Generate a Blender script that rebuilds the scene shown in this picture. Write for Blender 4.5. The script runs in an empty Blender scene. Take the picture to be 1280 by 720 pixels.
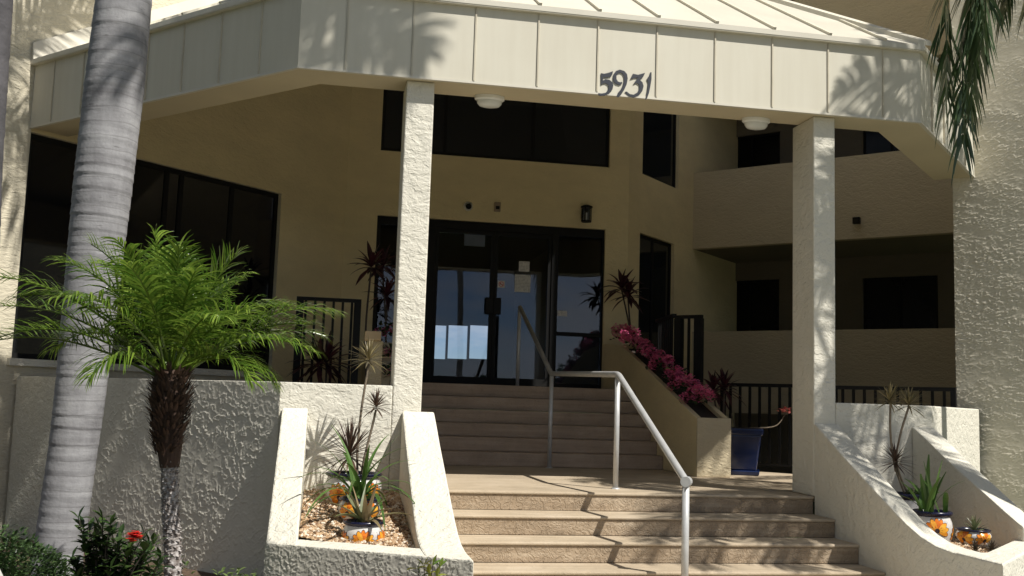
import bpy, bmesh, math, random
from mathutils import Vector, Matrix, geometry
rad = math.radians
S2 = 2 ** -.5
ZC = 1.612                                   # eye height above the ground; all heights below are written relative to the eye
sc = bpy.context.scene
COL = sc.collection

# ------------------------------------------------------------------ camera, sky, sun, exposure
FPX, YAW, PITCH, ROLL = 1273.29, 0.1796989, 0.1120385, 0.0323837
def cam_axes():
    f = Vector((math.sin(YAW) * math.cos(PITCH), math.cos(YAW) * math.cos(PITCH), math.sin(PITCH)))
    r = Vector((math.cos(YAW), -math.sin(YAW), 0)); u = r.cross(f)
    c, s = math.cos(ROLL), math.sin(ROLL)
    return c * r + s * u, -s * r + c * u, f
CR, CU, CF = cam_axes()
cam = bpy.data.objects.new('camera', bpy.data.cameras.new('camera'))
COL.objects.link(cam)
cam.data.sensor_width = 36
cam.data.lens = FPX / 1280 * 36
cam.data.clip_start = .05
cam.data.clip_end = 3000
m = Matrix((CR, CU, -CF)).transposed().to_4x4()
m.translation = Vector((0, 0, ZC))
cam.matrix_world = m
sc.camera = cam

SUN = Vector((.503, -.577, 1.0)).normalized()  # direction towards the sun
world = bpy.data.worlds.new('World'); sc.world = world; world.use_nodes = True
wn, wl = world.node_tree.nodes, world.node_tree.links
wn.clear()
sky = wn.new('ShaderNodeTexSky'); sky.sky_type = 'NISHITA'; sky.sun_disc = False
sky.sun_elevation = math.asin(SUN.z); sky.sun_rotation = math.atan2(SUN.x, SUN.y)
sky.dust_density = .3; sky.air_density = .65; sky.ozone_density = 2.0
geo = wn.new('ShaderNodeTexCoord')
mp = wn.new('ShaderNodeMapping'); mp.inputs['Scale'].default_value = (1, 1, 2.6)
cl = wn.new('ShaderNodeTexNoise'); cl.inputs['Scale'].default_value = 6; cl.inputs['Detail'].default_value = 7; cl.inputs['Roughness'].default_value = .58
cr = wn.new('ShaderNodeValToRGB'); cr.color_ramp.elements[0].position = .45; cr.color_ramp.elements[1].position = .62
cm = wn.new('ShaderNodeMix'); cm.data_type = 'RGBA'
cm.inputs['B'].default_value = (8, 8.2, 8.5, 1)
bg = wn.new('ShaderNodeBackground'); bg.inputs['Strength'].default_value = .065
wo = wn.new('ShaderNodeOutputWorld')
wl.new(geo.outputs['Generated'], mp.inputs['Vector']); wl.new(mp.outputs['Vector'], cl.inputs['Vector'])
wl.new(cl.outputs['Fac'], cr.inputs['Fac']); wl.new(cr.outputs['Color'], cm.inputs['Factor'])
wl.new(sky.outputs['Color'], cm.inputs['A']); wl.new(cm.outputs['Result'], bg.inputs['Color'])
wl.new(bg.outputs['Background'], wo.inputs['Surface'])

sun = bpy.data.objects.new('sun', bpy.data.lights.new('sun', 'SUN'))
COL.objects.link(sun)
sun.data.energy = 5.0; sun.data.angle = rad(.5); sun.data.color = (1, .965, .90)
sun.rotation_euler = SUN.to_track_quat('Z', 'Y').to_euler()
sun.location = (4, -4, 20)
sc.view_settings.view_transform = 'Standard'; sc.view_settings.look = 'None'
sc.view_settings.gamma = 1; sc.view_settings.exposure = .24; sc.view_settings.use_curve_mapping = False
sc.render.engine = 'CYCLES'
sc.cycles.max_bounces = 8; sc.cycles.diffuse_bounces = 4; sc.cycles.transparent_max_bounces = 16
sc.cycles.use_denoising = True
sc.render.resolution_x, sc.render.resolution_y = 1024, 576

# ------------------------------------------------------------------ pixels of the photograph to points on planes of the place
def ray(x, y): return CF * FPX + CR * (x - 640) - CU * (y - 360)
def onp(x, y, n, c):
    d = ray(x, y); return d * (c / d.dot(Vector(n)))
def aY(x, y, Y): return onp(x, y, (0, 1, 0), Y)
def aX(x, y, X): return onp(x, y, (1, 0, 0), X)
def aZ(x, y, Z): return onp(x, y, (0, 0, 1), Z)
def aA(x, y, c): return onp(x, y, (S2, -S2, 0), -c * S2)      # wall with Y - X = c
def aB(x, y, c): return onp(x, y, (S2, S2, 0), c * S2)        # wall with X + Y = c

# ------------------------------------------------------------------ mesh building
def wloc(o):
    v = Vector((0, 0, 0))
    while o is not None:
        v += o.location; o = o.parent
    return v
class MB:
    def __init__(self): self.v = []; self.f = []
    def add(self, vs, fs):
        b = len(self.v); self.v += [Vector(p) for p in vs]; self.f += [tuple(i + b for i in f) for f in fs]
    def box(self, a, b):
        x0, y0, z0 = a; x1, y1, z1 = b
        self.add([(x0, y0, z0), (x1, y0, z0), (x1, y1, z0), (x0, y1, z0), (x0, y0, z1), (x1, y0, z1), (x1, y1, z1), (x0, y1, z1)],
                 [(3, 2, 1, 0), (4, 5, 6, 7), (0, 1, 5, 4), (1, 2, 6, 5), (2, 3, 7, 6), (3, 0, 4, 7)])
    def obox(self, p0, p1, z0, z1, d0, d1):
        """a wall-like box along p0-p1 (plan), from depth d0 to d1 measured along the left normal"""
        p0 = Vector((p0[0], p0[1], 0)); p1 = Vector((p1[0], p1[1], 0))
        t = (p1 - p0).normalized(); n = Vector((-t.y, t.x, 0))
        q = [p0 + n * d0, p1 + n * d0, p1 + n * d1, p0 + n * d1]
        self.add([(*p.xy, z0) for p in q] + [(*p.xy, z1) for p in q],
                 [(3, 2, 1, 0), (4, 5, 6, 7), (0, 1, 5, 4), (1, 2, 6, 5), (2, 3, 7, 6), (3, 0, 4, 7)])
    def prism(self, poly, z0, z1):
        """plan polygon extruded in height (tessellated so that it may be concave)"""
        n = len(poly)
        tri = geometry.tessellate_polygon([[Vector((p[0], p[1], 0)) for p in poly]])
        vs = [(p[0], p[1], z0) for p in poly] + [(p[0], p[1], z1) for p in poly]
        fs = [tuple(t) for t in tri] + [tuple(i + n for i in reversed(t)) for t in tri]
        fs += [(i, (i + 1) % n, (i + 1) % n + n, i + n) for i in range(n)]
        self.add(vs, fs)
    def extrude(self, poly, d):
        """3D planar polygon moved by d"""
        n = len(poly); d = Vector(d); poly = [Vector(p) for p in poly]
        tri = geometry.tessellate_polygon([poly])
        fs = [tuple(t) for t in tri] + [tuple(i + n for i in reversed(t)) for t in tri]
        fs += [(i, (i + 1) % n, (i + 1) % n + n, i + n) for i in range(n)]
        self.add(poly + [p + d for p in poly], fs)
    def tube(self, pts, rads, n=8, cap=True):
        pts = [Vector(p) for p in pts]
        if not hasattr(rads, '__len__'): rads = [rads] * len(pts)
        rings = []; prev = None
        for i, p in enumerate(pts):
            t = (pts[min(i + 1, len(pts) - 1)] - pts[max(i - 1, 0)]).normalized()
            if prev is None:
                prev = t.orthogonal().normalized()
            a = (prev - t * prev.dot(t)).normalized(); b = t.cross(a); prev = a
            rings.append([p + (a * math.cos(2 * math.pi * k / n) + b * math.sin(2 * math.pi * k / n)) * rads[i] for k in range(n)])
        vs = [v for r in rings for v in r]; fs = []
        for i in range(len(pts) - 1):
            for k in range(n):
                fs.append((i * n + k, i * n + (k + 1) % n, (i + 1) * n + (k + 1) % n, (i + 1) * n + k))
        if cap:
            fs.append(tuple(range(n - 1, -1, -1))); fs.append(tuple((len(pts) - 1) * n + k for k in range(n)))
        self.add(vs, fs)
    def lathe(self, c, prof, n=28):
        c = Vector(c); vs = []; fs = []
        for r, z in prof:
            vs += [c + Vector((r * math.cos(2 * math.pi * k / n), r * math.sin(2 * math.pi * k / n), z)) for k in range(n)]
        for i in range(len(prof) - 1):
            for k in range(n):
                fs.append((i * n + k, i * n + (k + 1) % n, (i + 1) * n + (k + 1) % n, (i + 1) * n + k))
        self.add(vs, fs)
    def strip(self, pts, side, widths, fold=0):
        """a leaf blade: points along the midrib, side vector, half widths"""
        vs = []; fs = []; n = len(pts)
        if not isinstance(side, list): side = [side] * n
        if fold:
            for i, p in enumerate(pts):
                t = (pts[min(i + 1, n - 1)] - pts[max(i - 1, 0)])
                up = side[i].cross(t)
                if up.length > 1e-9: up.normalize()
                w = widths[i]; vs += [p - side[i] * w + up * w * fold, p, p + side[i] * w + up * w * fold]
            for i in range(n - 1):
                fs += [(3 * i, 3 * i + 1, 3 * i + 4, 3 * i + 3), (3 * i + 1, 3 * i + 2, 3 * i + 5, 3 * i + 4)]
        else:
            for i, p in enumerate(pts):
                vs += [p - side[i] * widths[i], p + side[i] * widths[i]]
            fs = [(2 * i, 2 * i + 1, 2 * i + 3, 2 * i + 2) for i in range(n - 1)]
        self.add(vs, fs)
    def build(self, name, mat, parent=None, smooth=False, bevel=0, fix=True):
        me = bpy.data.meshes.new(name)
        off = wloc(parent)
        me.from_pydata([v - off for v in self.v], [], self.f)
        if fix:
            bm = bmesh.new(); bm.from_mesh(me); bmesh.ops.recalc_face_normals(bm, faces=bm.faces); bm.to_mesh(me); bm.free()
        if smooth:
            me.polygons.foreach_set('use_smooth', [True] * len(me.polygons))
        me.materials.append(mat); me.update()
        o = bpy.data.objects.new(name, me); COL.objects.link(o)
        if parent is not None: o.parent = parent
        if bevel:
            bv = o.modifiers.new('bevel', 'BEVEL'); bv.width = bevel; bv.segments = 2; bv.limit_method = 'ANGLE'; bv.angle_limit = rad(40)
        return o
def tag(o, label=None, cat=None, group=None, kind=None):
    if label: o['label'] = label
    if cat: o['category'] = cat
    if group: o['group'] = group
    if kind: o['kind'] = kind
    return o
def thing(name, label, cat, loc, group=None):
    o = bpy.data.objects.new(name, None); COL.objects.link(o); o.location = loc; o.empty_display_size = .1
    return tag(o, label, cat, group)

# ------------------------------------------------------------------ materials
def mat(name):
    m = bpy.data.materials.new(name); m.use_nodes = True
    return m, m.node_tree.nodes, m.node_tree.links, m.node_tree.nodes['Principled BSDF']
def noise(n, l, vec, scale, detail=3, rough=.5, dist=0):
    t = n.new('ShaderNodeTexNoise'); t.inputs['Scale'].default_value = scale; t.inputs['Detail'].default_value = detail
    t.inputs['Roughness'].default_value = rough; t.inputs['Distortion'].default_value = dist
    l.new(vec, t.inputs['Vector']); return t.outputs['Fac']
def ramp(n, l, fac, stops):
    r = n.new('ShaderNodeValToRGB'); e = r.color_ramp.elements
    while len(e) < len(stops): e.new(.5)
    for el, (p, c) in zip(e, stops):
        el.position = p; el.color = (c, c, c, 1) if not hasattr(c, '__len__') else (*c, 1)
    l.new(fac, r.inputs['Fac']); return r.outputs['Color']
def mth(n, l, op, a, b):
    t = n.new('ShaderNodeMath'); t.operation = op
    for i, v in enumerate((a, b)):
        if isinstance(v, (int, float)): t.inputs[i].default_value = v
        else: l.new(v, t.inputs[i])
    return t.outputs[0]
def mixc(n, l, fac, a, b):
    t = n.new('ShaderNodeMix'); t.data_type = 'RGBA'
    for k, v in (('Factor', fac), ('A', a), ('B', b)):
        if isinstance(v, (int, float)): t.inputs[k].default_value = v
        elif isinstance(v, tuple): t.inputs[k].default_value = (*v, 1)
        else: l.new(v, t.inputs[k])
    return t.outputs['Result']
def coords(n, l, scale=(1, 1, 1)):
    tc = n.new('ShaderNodeTexCoord'); mp = n.new('ShaderNodeMapping'); mp.inputs['Scale'].default_value = scale
    l.new(tc.outputs['Object'], mp.inputs['Vector']); return mp.outputs['Vector']
def bump(n, l, h, dist, strength, bsdf):
    b = n.new('ShaderNodeBump'); b.inputs['Distance'].default_value = dist; b.inputs['Strength'].default_value = strength
    l.new(h, b.inputs['Height']); l.new(b.outputs['Normal'], bsdf.inputs['Normal'])
def plain(name, col, rough=.5, metal=0, var=.12, vscale=4, bmp=0):
    m, n, l, p = mat(name); v = coords(n, l)
    f = noise(n, l, v, vscale, 4)
    d = tuple(c * (1 - var) for c in col); u = tuple(min(1, c * (1 + var)) for c in col)
    l.new(ramp(n, l, f, [(.3, d), (.7, u)]), p.inputs['Base Color'])
    p.inputs['Roughness'].default_value = rough; p.inputs['Metallic'].default_value = metal
    if bmp: bump(n, l, noise(n, l, v, 60, 3), bmp, .8, p)
    return m
def stucco(name, col, depth=.007, scale=1.0, zs=1.0, var=.06, dirt=0, worms=0):
    """cement render: trowelled patches with soft edges, optional raised strokes in patches"""
    m, n, l, p = mat(name); v = coords(n, l, (1, 1, zs))
    warp = n.new('ShaderNodeTexNoise'); warp.inputs['Scale'].default_value = 6 * scale; l.new(v, warp.inputs['Vector'])
    mx = n.new('ShaderNodeVectorMath'); mx.operation = 'MULTIPLY_ADD'; mx.inputs[1].default_value = (.12 / scale,) * 3
    l.new(warp.outputs['Color'], mx.inputs[0]); l.new(v, mx.inputs[2]); w = mx.outputs[0]
    a = ramp(n, l, noise(n, l, w, 8 * scale, 3, .55), [(.38, 0), (.55, 1), (.75, .55)])
    b = ramp(n, l, noise(n, l, w, 19 * scale, 2), [(.42, 0), (.54, 1), (.7, .55)])
    fine = noise(n, l, v, 60, 5, .65)
    h = mth(n, l, 'ADD', mth(n, l, 'ADD', mth(n, l, 'MULTIPLY', a, .8), mth(n, l, 'MULTIPLY', b, .35)), mth(n, l, 'MULTIPLY', fine, .45))
    if worms:
        k = ramp(n, l, noise(n, l, w, 13 * scale, 2, .5), [(.45, 0), (.50, 1), (.55, 0)])
        msk = ramp(n, l, noise(n, l, v, 1.6, 4, .6), [(.36, .08), (.52, 1)])
        brk = ramp(n, l, noise(n, l, v, 9 * scale, 2), [(.42, 0), (.52, 1)]); msk = mth(n, l, 'MULTIPLY', msk, brk)
        h = mth(n, l, 'ADD', mth(n, l, 'MULTIPLY', mth(n, l, 'ADD', a, mth(n, l, 'MULTIPLY', fine, .3)), .08), mth(n, l, 'MULTIPLY', mth(n, l, 'MULTIPLY', k, msk), worms))
    big = noise(n, l, v, 1.1, 6, .65)
    c = ramp(n, l, big, [(.3, tuple(x * (1 - var) for x in col)), (.7, tuple(x * (1 + var * .6) for x in col))])
    if dirt:
        st = coords(n, l, (6, 6, .35)); s = ramp(n, l, noise(n, l, st, 2.2, 5, .65), [(.5, 0), (.75, dirt)])
        c = mixc(n, l, s, c, tuple(x * .55 for x in col))
    l.new(c, p.inputs['Base Color']); p.inputs['Roughness'].default_value = .85
    p.inputs['Specular IOR Level'].default_value = .25
    bump(n, l, h, depth, 1, p); return m
def leafmat(name, c1, c2, rough=.35, trans=.3, tcol=None):
    m, n, l, p = mat(name)
    g = n.new('ShaderNodeNewGeometry'); v = coords(n, l)
    f = mth(n, l, 'ADD', mth(n, l, 'MULTIPLY', g.outputs['Random Per Island'], .7), mth(n, l, 'MULTIPLY', noise(n, l, v, 9, 2), .3))
    c = ramp(n, l, f, [(.15, c1), (.85, c2)])
    l.new(c, p.inputs['Base Color']); p.inputs['Roughness'].default_value = rough
    if trans:
        t = n.new('ShaderNodeBsdfTranslucent'); mx = n.new('ShaderNodeMixShader'); mx.inputs[0].default_value = trans
        if tcol: t.inputs['Color'].default_value = (*tcol, 1)
        else: l.new(c, t.inputs['Color'])
        l.new(p.outputs[0], mx.inputs[1]); l.new(t.outputs[0], mx.inputs[2])
        l.new(mx.outputs[0], n['Material Output'].inputs['Surface'])
    return m
CREAM = (.64, .575, .43)
M_front = stucco('sunlit_side_stucco', (.70, .665, .565), .006, 1.0, zs=1.3)
M_terr = stucco('terrace_wall_stucco', (.68, .645, .545), .020, .9, dirt=.12, worms=1.0)
M_plant = stucco('planter_stucco', (.70, .665, .565), .007, 1.2, dirt=.10)
M_wing = stucco('wing_wall_stucco', (.66, .60, .46), .006, .7, zs=2.4, dirt=.15)
M_wing2 = stucco('right_wing_stucco', (.64, .59, .475), .020, .8, zs=2.0, dirt=.15, worms=.9)
def stucco_relief(name, col, depth, scale, zs, rel=.3):
    """render with real trowelled ridges: displaces a fine grid"""
    m, n, l, p = mat(name); v = coords(n, l, (1, 1, zs))
    wp = n.new('ShaderNodeTexNoise'); wp.inputs['Scale'].default_value = 7 * scale; l.new(v, wp.inputs['Vector'])
    mx = n.new('ShaderNodeVectorMath'); mx.operation = 'MULTIPLY_ADD'; mx.inputs[1].default_value = (.11 / scale,) * 3
    l.new(wp.outputs['Color'], mx.inputs[0]); l.new(v, mx.inputs[2]); w = mx.outputs[0]
    k = ramp(n, l, noise(n, l, w, 11 * scale, 2, .5), [(.45, 0), (.50, 1), (.515, .7), (.60, .1), (.7, 0)])
    k2 = ramp(n, l, noise(n, l, w, 23 * scale, 2, .5), [(.44, 0), (.51, 1), (.56, .25), (.7, .2)])
    msk = ramp(n, l, noise(n, l, v, 1.5, 4, .6), [(.36, .12), (.56, 1)])
    brk = ramp(n, l, noise(n, l, v, 8 * scale, 2), [(.32, 0), (.42, 1)])
    h = mth(n, l, 'MULTIPLY', mth(n, l, 'MULTIPLY', mth(n, l, 'ADD', k, mth(n, l, 'MULTIPLY', k2, rel)), msk), brk)
    h = mth(n, l, 'ADD', h, mth(n, l, 'MULTIPLY', noise(n, l, v, 26 * scale, 3, .6), .07))
    st = coords(n, l, (6, 6, .35)); s = ramp(n, l, noise(n, l, st, 2.2, 5, .65), [(.5, 0), (.75, .16)])
    c = ramp(n, l, noise(n, l, v, 1.1, 6, .65), [(.3, tuple(x * .93 for x in col)), (.7, tuple(x * 1.04 for x in col))])
    l.new(mixc(n, l, s, c, tuple(x * .55 for x in col)), p.inputs['Base Color']); p.inputs['Roughness'].default_value = .9
    p.inputs['Specular IOR Level'].default_value = .2
    d = n.new('ShaderNodeDisplacement'); d.inputs['Midlevel'].default_value = 0; d.inputs['Scale'].default_value = depth
    l.new(h, d.inputs['Height']); l.new(d.outputs[0], n['Material Output'].inputs['Displacement'])
    m.displacement_method = 'DISPLACEMENT'; return m
M_relief = stucco_relief('rough_terrace_stucco', (.67, .635, .54), .0052, 1.0, 1.1)
M_relief3 = stucco_relief('rough_planter_stucco', (.66, .625, .53), .0045, 1.6, 1.2, .4)
M_relief2 = stucco_relief('rough_wing_stucco', (.63, .585, .475), .007, 1.0, 2.3, .5)
def relief_face(p0, p1, zb0, zt0, zb1, zt1, material, parent, step, off=.004):
    """a fine grid standing just proud of a wall face along p0-p1 (outside is to the right of p0-p1)"""
    p0 = Vector(p0); p1 = Vector(p1); t = (p1 - p0).normalized(); nrm = Vector((t.y, -t.x)); L = (p1 - p0).length
    nx = max(2, int(L / step)); nz = max(2, int((zt0 - zb0) / step)); base = wloc(parent)
    vs = []
    for i in range(nx + 1):
        f = i / nx; q = p0 + t * (L * f) + nrm * off; zb = zb0 + (zb1 - zb0) * f; zt = zt0 + (zt1 - zt0) * f
        vs += [(q.x - base.x, q.y - base.y, zb + (zt - zb) * j / nz - base.z) for j in range(nz + 1)]
    fs = [(i * (nz + 1) + j, (i + 1) * (nz + 1) + j, (i + 1) * (nz + 1) + j + 1, i * (nz + 1) + j + 1) for i in range(nx) for j in range(nz)]
    me = bpy.data.meshes.new('stucco_face'); me.from_pydata(vs, [], fs); me.materials.append(material)
    me.polygons.foreach_set('use_smooth', [True] * len(me.polygons)); me.update()
    o = bpy.data.objects.new('stucco_face', me); COL.objects.link(o); o.parent = parent; return o
M_porch = stucco('porch_wall_paint', (.71, .60, .37), .004, 1.2, zs=2, var=.10)
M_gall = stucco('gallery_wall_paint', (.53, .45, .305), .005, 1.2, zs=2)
M_gback = stucco('shade_dark_corridor_paint', (.20, .17, .13), .003, 1.2, zs=2)  # darker than the parapets: shade of the gallery recess put into the colour
M_soffit = plain('soffit_paint', (.60, .52, .36), .7, bmp=.0008, vscale=1.5, var=.06)
def metal_panel():
    m, n, l, p = mat('painted_metal_panel'); v = coords(n, l)
    f = noise(n, l, v, 1.7, 4); s = noise(n, l, coords(n, l, (9, 9, .7)), 1.5, 4)
    c = ramp(n, l, mth(n, l, 'ADD', mth(n, l, 'MULTIPLY', f, .5), mth(n, l, 'MULTIPLY', s, .5)), [(.3, (.60, .56, .455)), (.7, (.66, .625, .52))])
    l.new(c, p.inputs['Base Color']); p.inputs['Roughness'].default_value = .6; p.inputs['Specular IOR Level'].default_value = .2
    return m
M_panel = metal_panel()
M_seam = plain('shaded_seam_metal', (.52, .47, .36), .45)  # darker than the panels: the ribs' shaded side put into the colour
M_roof = plain('roof_metal', (.64, .60, .50), .4, var=.05, vscale=2)
M_black = plain('black_metal', (.009, .009, .009), .55)
M_frame = plain('dark_bronze_frame', (.009, .009, .009), .6)
for m_ in (M_black, M_frame): m_.node_tree.nodes['Principled BSDF'].inputs['Specular IOR Level'].default_value = .2
M_white = plain('white_plastic', (.75, .74, .70), .4)
M_rail = plain('grey_painted_pipe', (.50, .50, .49), .38, metal=.25, vscale=9, var=.1)
M_digit = plain('dark_slate_paint', (.026, .029, .038), .5)
def concrete(name, col, lite, depth):
    m, n, l, p = mat(name); v = coords(n, l)
    st = ramp(n, l, noise(n, l, coords(n, l, (1, 1, 1)), 13, 3, .6, 1.6), [(.42, 0), (.54, 1), (.62, .4)])
    big = noise(n, l, v, 2.2, 6, .65); long = noise(n, l, coords(n, l, (.35, 5, 9)), 2.4, 5, .6)
    c = ramp(n, l, mth(n, l, 'ADD', mth(n, l, 'MULTIPLY', big, .5), mth(n, l, 'MULTIPLY', long, .5)),
             [(.32, tuple(x * .72 for x in col)), (.5, col), (.68, lite)])
    c = mixc(n, l, mth(n, l, 'MULTIPLY', st, .12), c, lite)
    spots = ramp(n, l, noise(n, l, v, 5.5, 5, .7), [(.62, 0), (.72, .45)])
    c = mixc(n, l, spots, c, tuple(x * .55 for x in col))
    l.new(c, p.inputs['Base Color']); p.inputs['Roughness'].default_value = .8
    h = mth(n, l, 'ADD', st, mth(n, l, 'MULTIPLY', noise(n, l, v, 60, 4, .6), .6))
    bump(n, l, h, depth, .9, p); return m
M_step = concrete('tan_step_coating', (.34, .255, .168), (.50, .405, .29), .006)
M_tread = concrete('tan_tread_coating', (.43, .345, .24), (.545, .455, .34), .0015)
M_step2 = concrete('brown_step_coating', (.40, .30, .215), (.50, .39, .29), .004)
def glass(name, tint, tr=.35):
    m, n, l, p = mat(name); n.remove(p)
    t = n.new('ShaderNodeBsdfTransparent'); t.inputs['Color'].default_value = (*tint, 1)
    g = n.new('ShaderNodeBsdfGlossy'); g.inputs['Roughness'].default_value = .012; g.inputs['Color'].default_value = (.85, .9, 1, 1)
    fr = n.new('ShaderNodeFresnel'); fr.inputs['IOR'].default_value = 1.52
    v = coords(n, l); b = n.new('ShaderNodeBump'); b.inputs['Distance'].default_value = .002; b.inputs['Strength'].default_value = .25
    l.new(noise(n, l, v, 1.4, 1), b.inputs['Height']); l.new(b.outputs['Normal'], g.inputs['Normal'])
    mx = n.new('ShaderNodeMixShader'); l.new(fr.outputs[0], mx.inputs[0])
    l.new(t.outputs[0], mx.inputs[1]); l.new(g.outputs[0], mx.inputs[2])
    l.new(mx.outputs[0], n['Material Output'].inputs['Surface']); return m
M_glass = glass('entrance_glass', (.85, .89, .95))
def darkglass(name, c, rough=.04, spec=.5):
    m, n, l, p = mat(name); v = coords(n, l)
    l.new(ramp(n, l, noise(n, l, v, 1.3, 3), [(.3, tuple(x * .7 for x in c)), (.7, c)]), p.inputs['Base Color'])
    p.inputs['Roughness'].default_value = rough; p.inputs['Specular IOR Level'].default_value = spec; return m
M_dglass = darkglass('tinted_window_glass', (.006, .007, .009))
M_uglass = darkglass('blue_black_window_glass', (.008, .012, .018))
M_gglass = darkglass('dim_screened_window_glass', (.006, .006, .007), .2, .2)

# ------------------------------------------------------------------ setting: ground
def ground_mat():
    m, n, l, p = mat('lawn'); v = coords(n, l)
    c = ramp(n, l, noise(n, l, v, 1.5, 8, .7), [(.3, (.035, .055, .014)), (.6, (.075, .10, .03)), (.8, (.11, .11, .05))])
    l.new(c, p.inputs['Base Color']); p.inputs['Roughness'].default_value = .95
    bump(n, l, noise(n, l, v, 40, 4, .7), .03, 1, p); return m
GZ = -ZC
g = MB(); g.add([(-400, -400, GZ), (400, -400, GZ), (400, 400, GZ), (-400, 400, GZ)], [(0, 1, 2, 3)])
tag(g.build('ground', ground_mat()), 'green lawn around the building', None, kind='structure')
g = MB(); g.prism([(-5.5, 4.6), (.95, 4.6), (.95, 9), (-2.8, 12.2), (-8, 7.2)], GZ - .02, GZ + .02)
tag(g.build('planting_bed', plain('bark_mulch', (.10, .065, .04), .95, var=.5, vscale=30, bmp=.02)), 'brown mulch bed in front of the terrace wall', kind='structure')
g = MB(); g.prism([(.96, -6), (7.5, -6), (7.5, 4), (4.62, 6.2), (4.62, 7.4), (.96, 7.4)], GZ - .05, GZ + .012)
tag(g.build('path', plain('pale_concrete', (.50, .465, .40), .85, var=.1, vscale=3, bmp=.002)), 'pale concrete walk leading to the steps', kind='structure')
g = MB(); g.add([(-60, -14, GZ + .006), (60, -14, GZ + .006), (60, -6, GZ + .006), (-60, -6, GZ + .006)], [(0, 1, 2, 3)])
tag(g.build('road', plain('asphalt', (.055, .055, .055), .9, var=.15, vscale=8)), 'asphalt drive in front of the building', kind='structure')

# ------------------------------------------------------------------ steps
LZ, Y0, TR, RI = -.787, 9.088, .416, .165
st = thing('front_steps', 'sunlit tan concrete steps of the lower flight up to the landing', 'steps', (2.8, 8, GZ))
for k in range(5):
    y0 = Y0 - k * TR; zt = LZ - k * RI
    b = MB()
    y1 = y0 + (TR if k else .5)
    b.box((.985, y0 + .012, zt - RI), (4.6105, y1 + .1, zt - .028))
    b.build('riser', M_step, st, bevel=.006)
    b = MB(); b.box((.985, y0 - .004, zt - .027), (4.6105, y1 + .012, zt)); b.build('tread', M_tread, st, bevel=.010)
ld = MB(); ld.prism([(.985, 9.5), (4.385, 9.56), (4.385, 9.8), (5.7, 9.33), (7.3, 10.93), (4.9, 13.4), (4.7, 13.9), (.5, 13.9), (.5, 9.9), (.985, 9.9)], LZ - .1, LZ - .001)
tag(ld.build('porch_landing', M_tread), 'tan concrete landing between the two flights of steps', 'landing')
st2 = thing('upper_steps', 'shaded brown steps of the upper flight below the glass doors', 'steps', (2.6, 13, LZ))
YB, T2, R2 = 12.579, .25, .1705
for k in range(6):
    b = MB(); zt = LZ + (k + 1) * R2; y0 = YB + k * T2
    y1 = 15.52 if k == 5 else y0 + T2 + .06
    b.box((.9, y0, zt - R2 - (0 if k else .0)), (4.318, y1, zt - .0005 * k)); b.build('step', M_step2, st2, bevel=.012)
DZ = LZ + 6 * R2

# ------------------------------------------------------------------ building
bld = thing('apartment_building', 'cream stucco apartment building around the recessed entrance', 'building', (2.7, 16, GZ))
YD = 15.6; CA = 15.4; CRW = 10.896; CG = 23.796; CW = 18.55
XL = YD - CA; XR = YD - CRW                      # corners of the door wall
def wall_with_holes(mb, p0, p1, z0, z1, holes, depth):
    """wall along plan p0-p1 with rectangular holes (s0,s1,z0,z1) measured along the wall; thickness to the left of p0-p1"""
    L = (Vector(p1) - Vector(p0)).length; t = (Vector(p1) - Vector(p0)).normalized()
    xs = sorted({0, L, *[h[0] for h in holes], *[h[1] for h in holes]}); zs = sorted({z0, z1, *[h[2] for h in holes], *[h[3] for h in holes]})
    for i in range(len(xs) - 1):
        cz = None
        for j in range(len(zs) - 1):
            cx = (xs[i] + xs[i + 1]) / 2; c = (zs[j] + zs[j + 1]) / 2
            solid = not any(h[0] < cx < h[1] and h[2] < c < h[3] for h in holes)
            if solid and cz is None: cz = zs[j]
            if (not solid or j == len(zs) - 2) and cz is not None:
                ze = zs[j + 1] if solid else zs[j]
                a = Vector(p0) + t * xs[i]; e = Vector(p0) + t * xs[i + 1]
                mb.obox(a, e, cz, ze, 0, depth); cz = None
def window(parent, p0, p1, z0, z1, gm, mull=(), fw=.05, inset=.06, depth=.05):
    """frame and pane set into a hole; p0-p1 in plan, wall to the left"""
    L = (Vector(p1) - Vector(p0)).length; t = (Vector(p1) - Vector(p0)).normalized()
    P = lambda s: Vector(p0) + t * s
    f = MB()
    f.obox(P(0), P(L), z1 - fw, z1, inset, inset + depth); f.obox(P(0), P(L), z0, z0 + fw, inset, inset + depth)
    for s in (fw / 2, L - fw / 2, *mull): f.obox(P(s - fw / 2), P(s + fw / 2), z0 + fw, z1 - fw, inset, inset + depth)
    w = f.build('window', M_frame, parent)
    g = MB(); g.obox(P(fw * .6), P(L - fw * .6), z0 + fw * .6, z1 - fw * .6, inset + .018, inset + .026); g.build('pane', gm, w)
    return w
# left wing: wall Y - X = CA, seen from the right-front; runs to the door wall corner; unseen left end cut short to lessen bounced light
lp0 = Vector((-4.2, 11.2)); lp1 = Vector((XL, YD)); LL = (lp1 - lp0).length
sA = lambda P: (Vector((P.x, P.y)) - lp0).dot((lp1 - lp0).normalized())
w0 = aA(39, 163, CA); w1 = aA(352, 241, CA)
wz0, wz1 = .31, 2.856
mb = MB(); wall_with_holes(mb, lp0, lp1, GZ, 14, [(sA(w0), sA(w1), wz0, wz1)], .3)
LW = mb.build('wall', M_wing, bld)
mb = MB(); mb.obox(lp0 + Vector((-S2, S2)) * 6, lp0 + Vector((-S2, S2)) * .301, GZ, 14, 0, .3); mb.build('wall', M_wing, bld)
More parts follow.
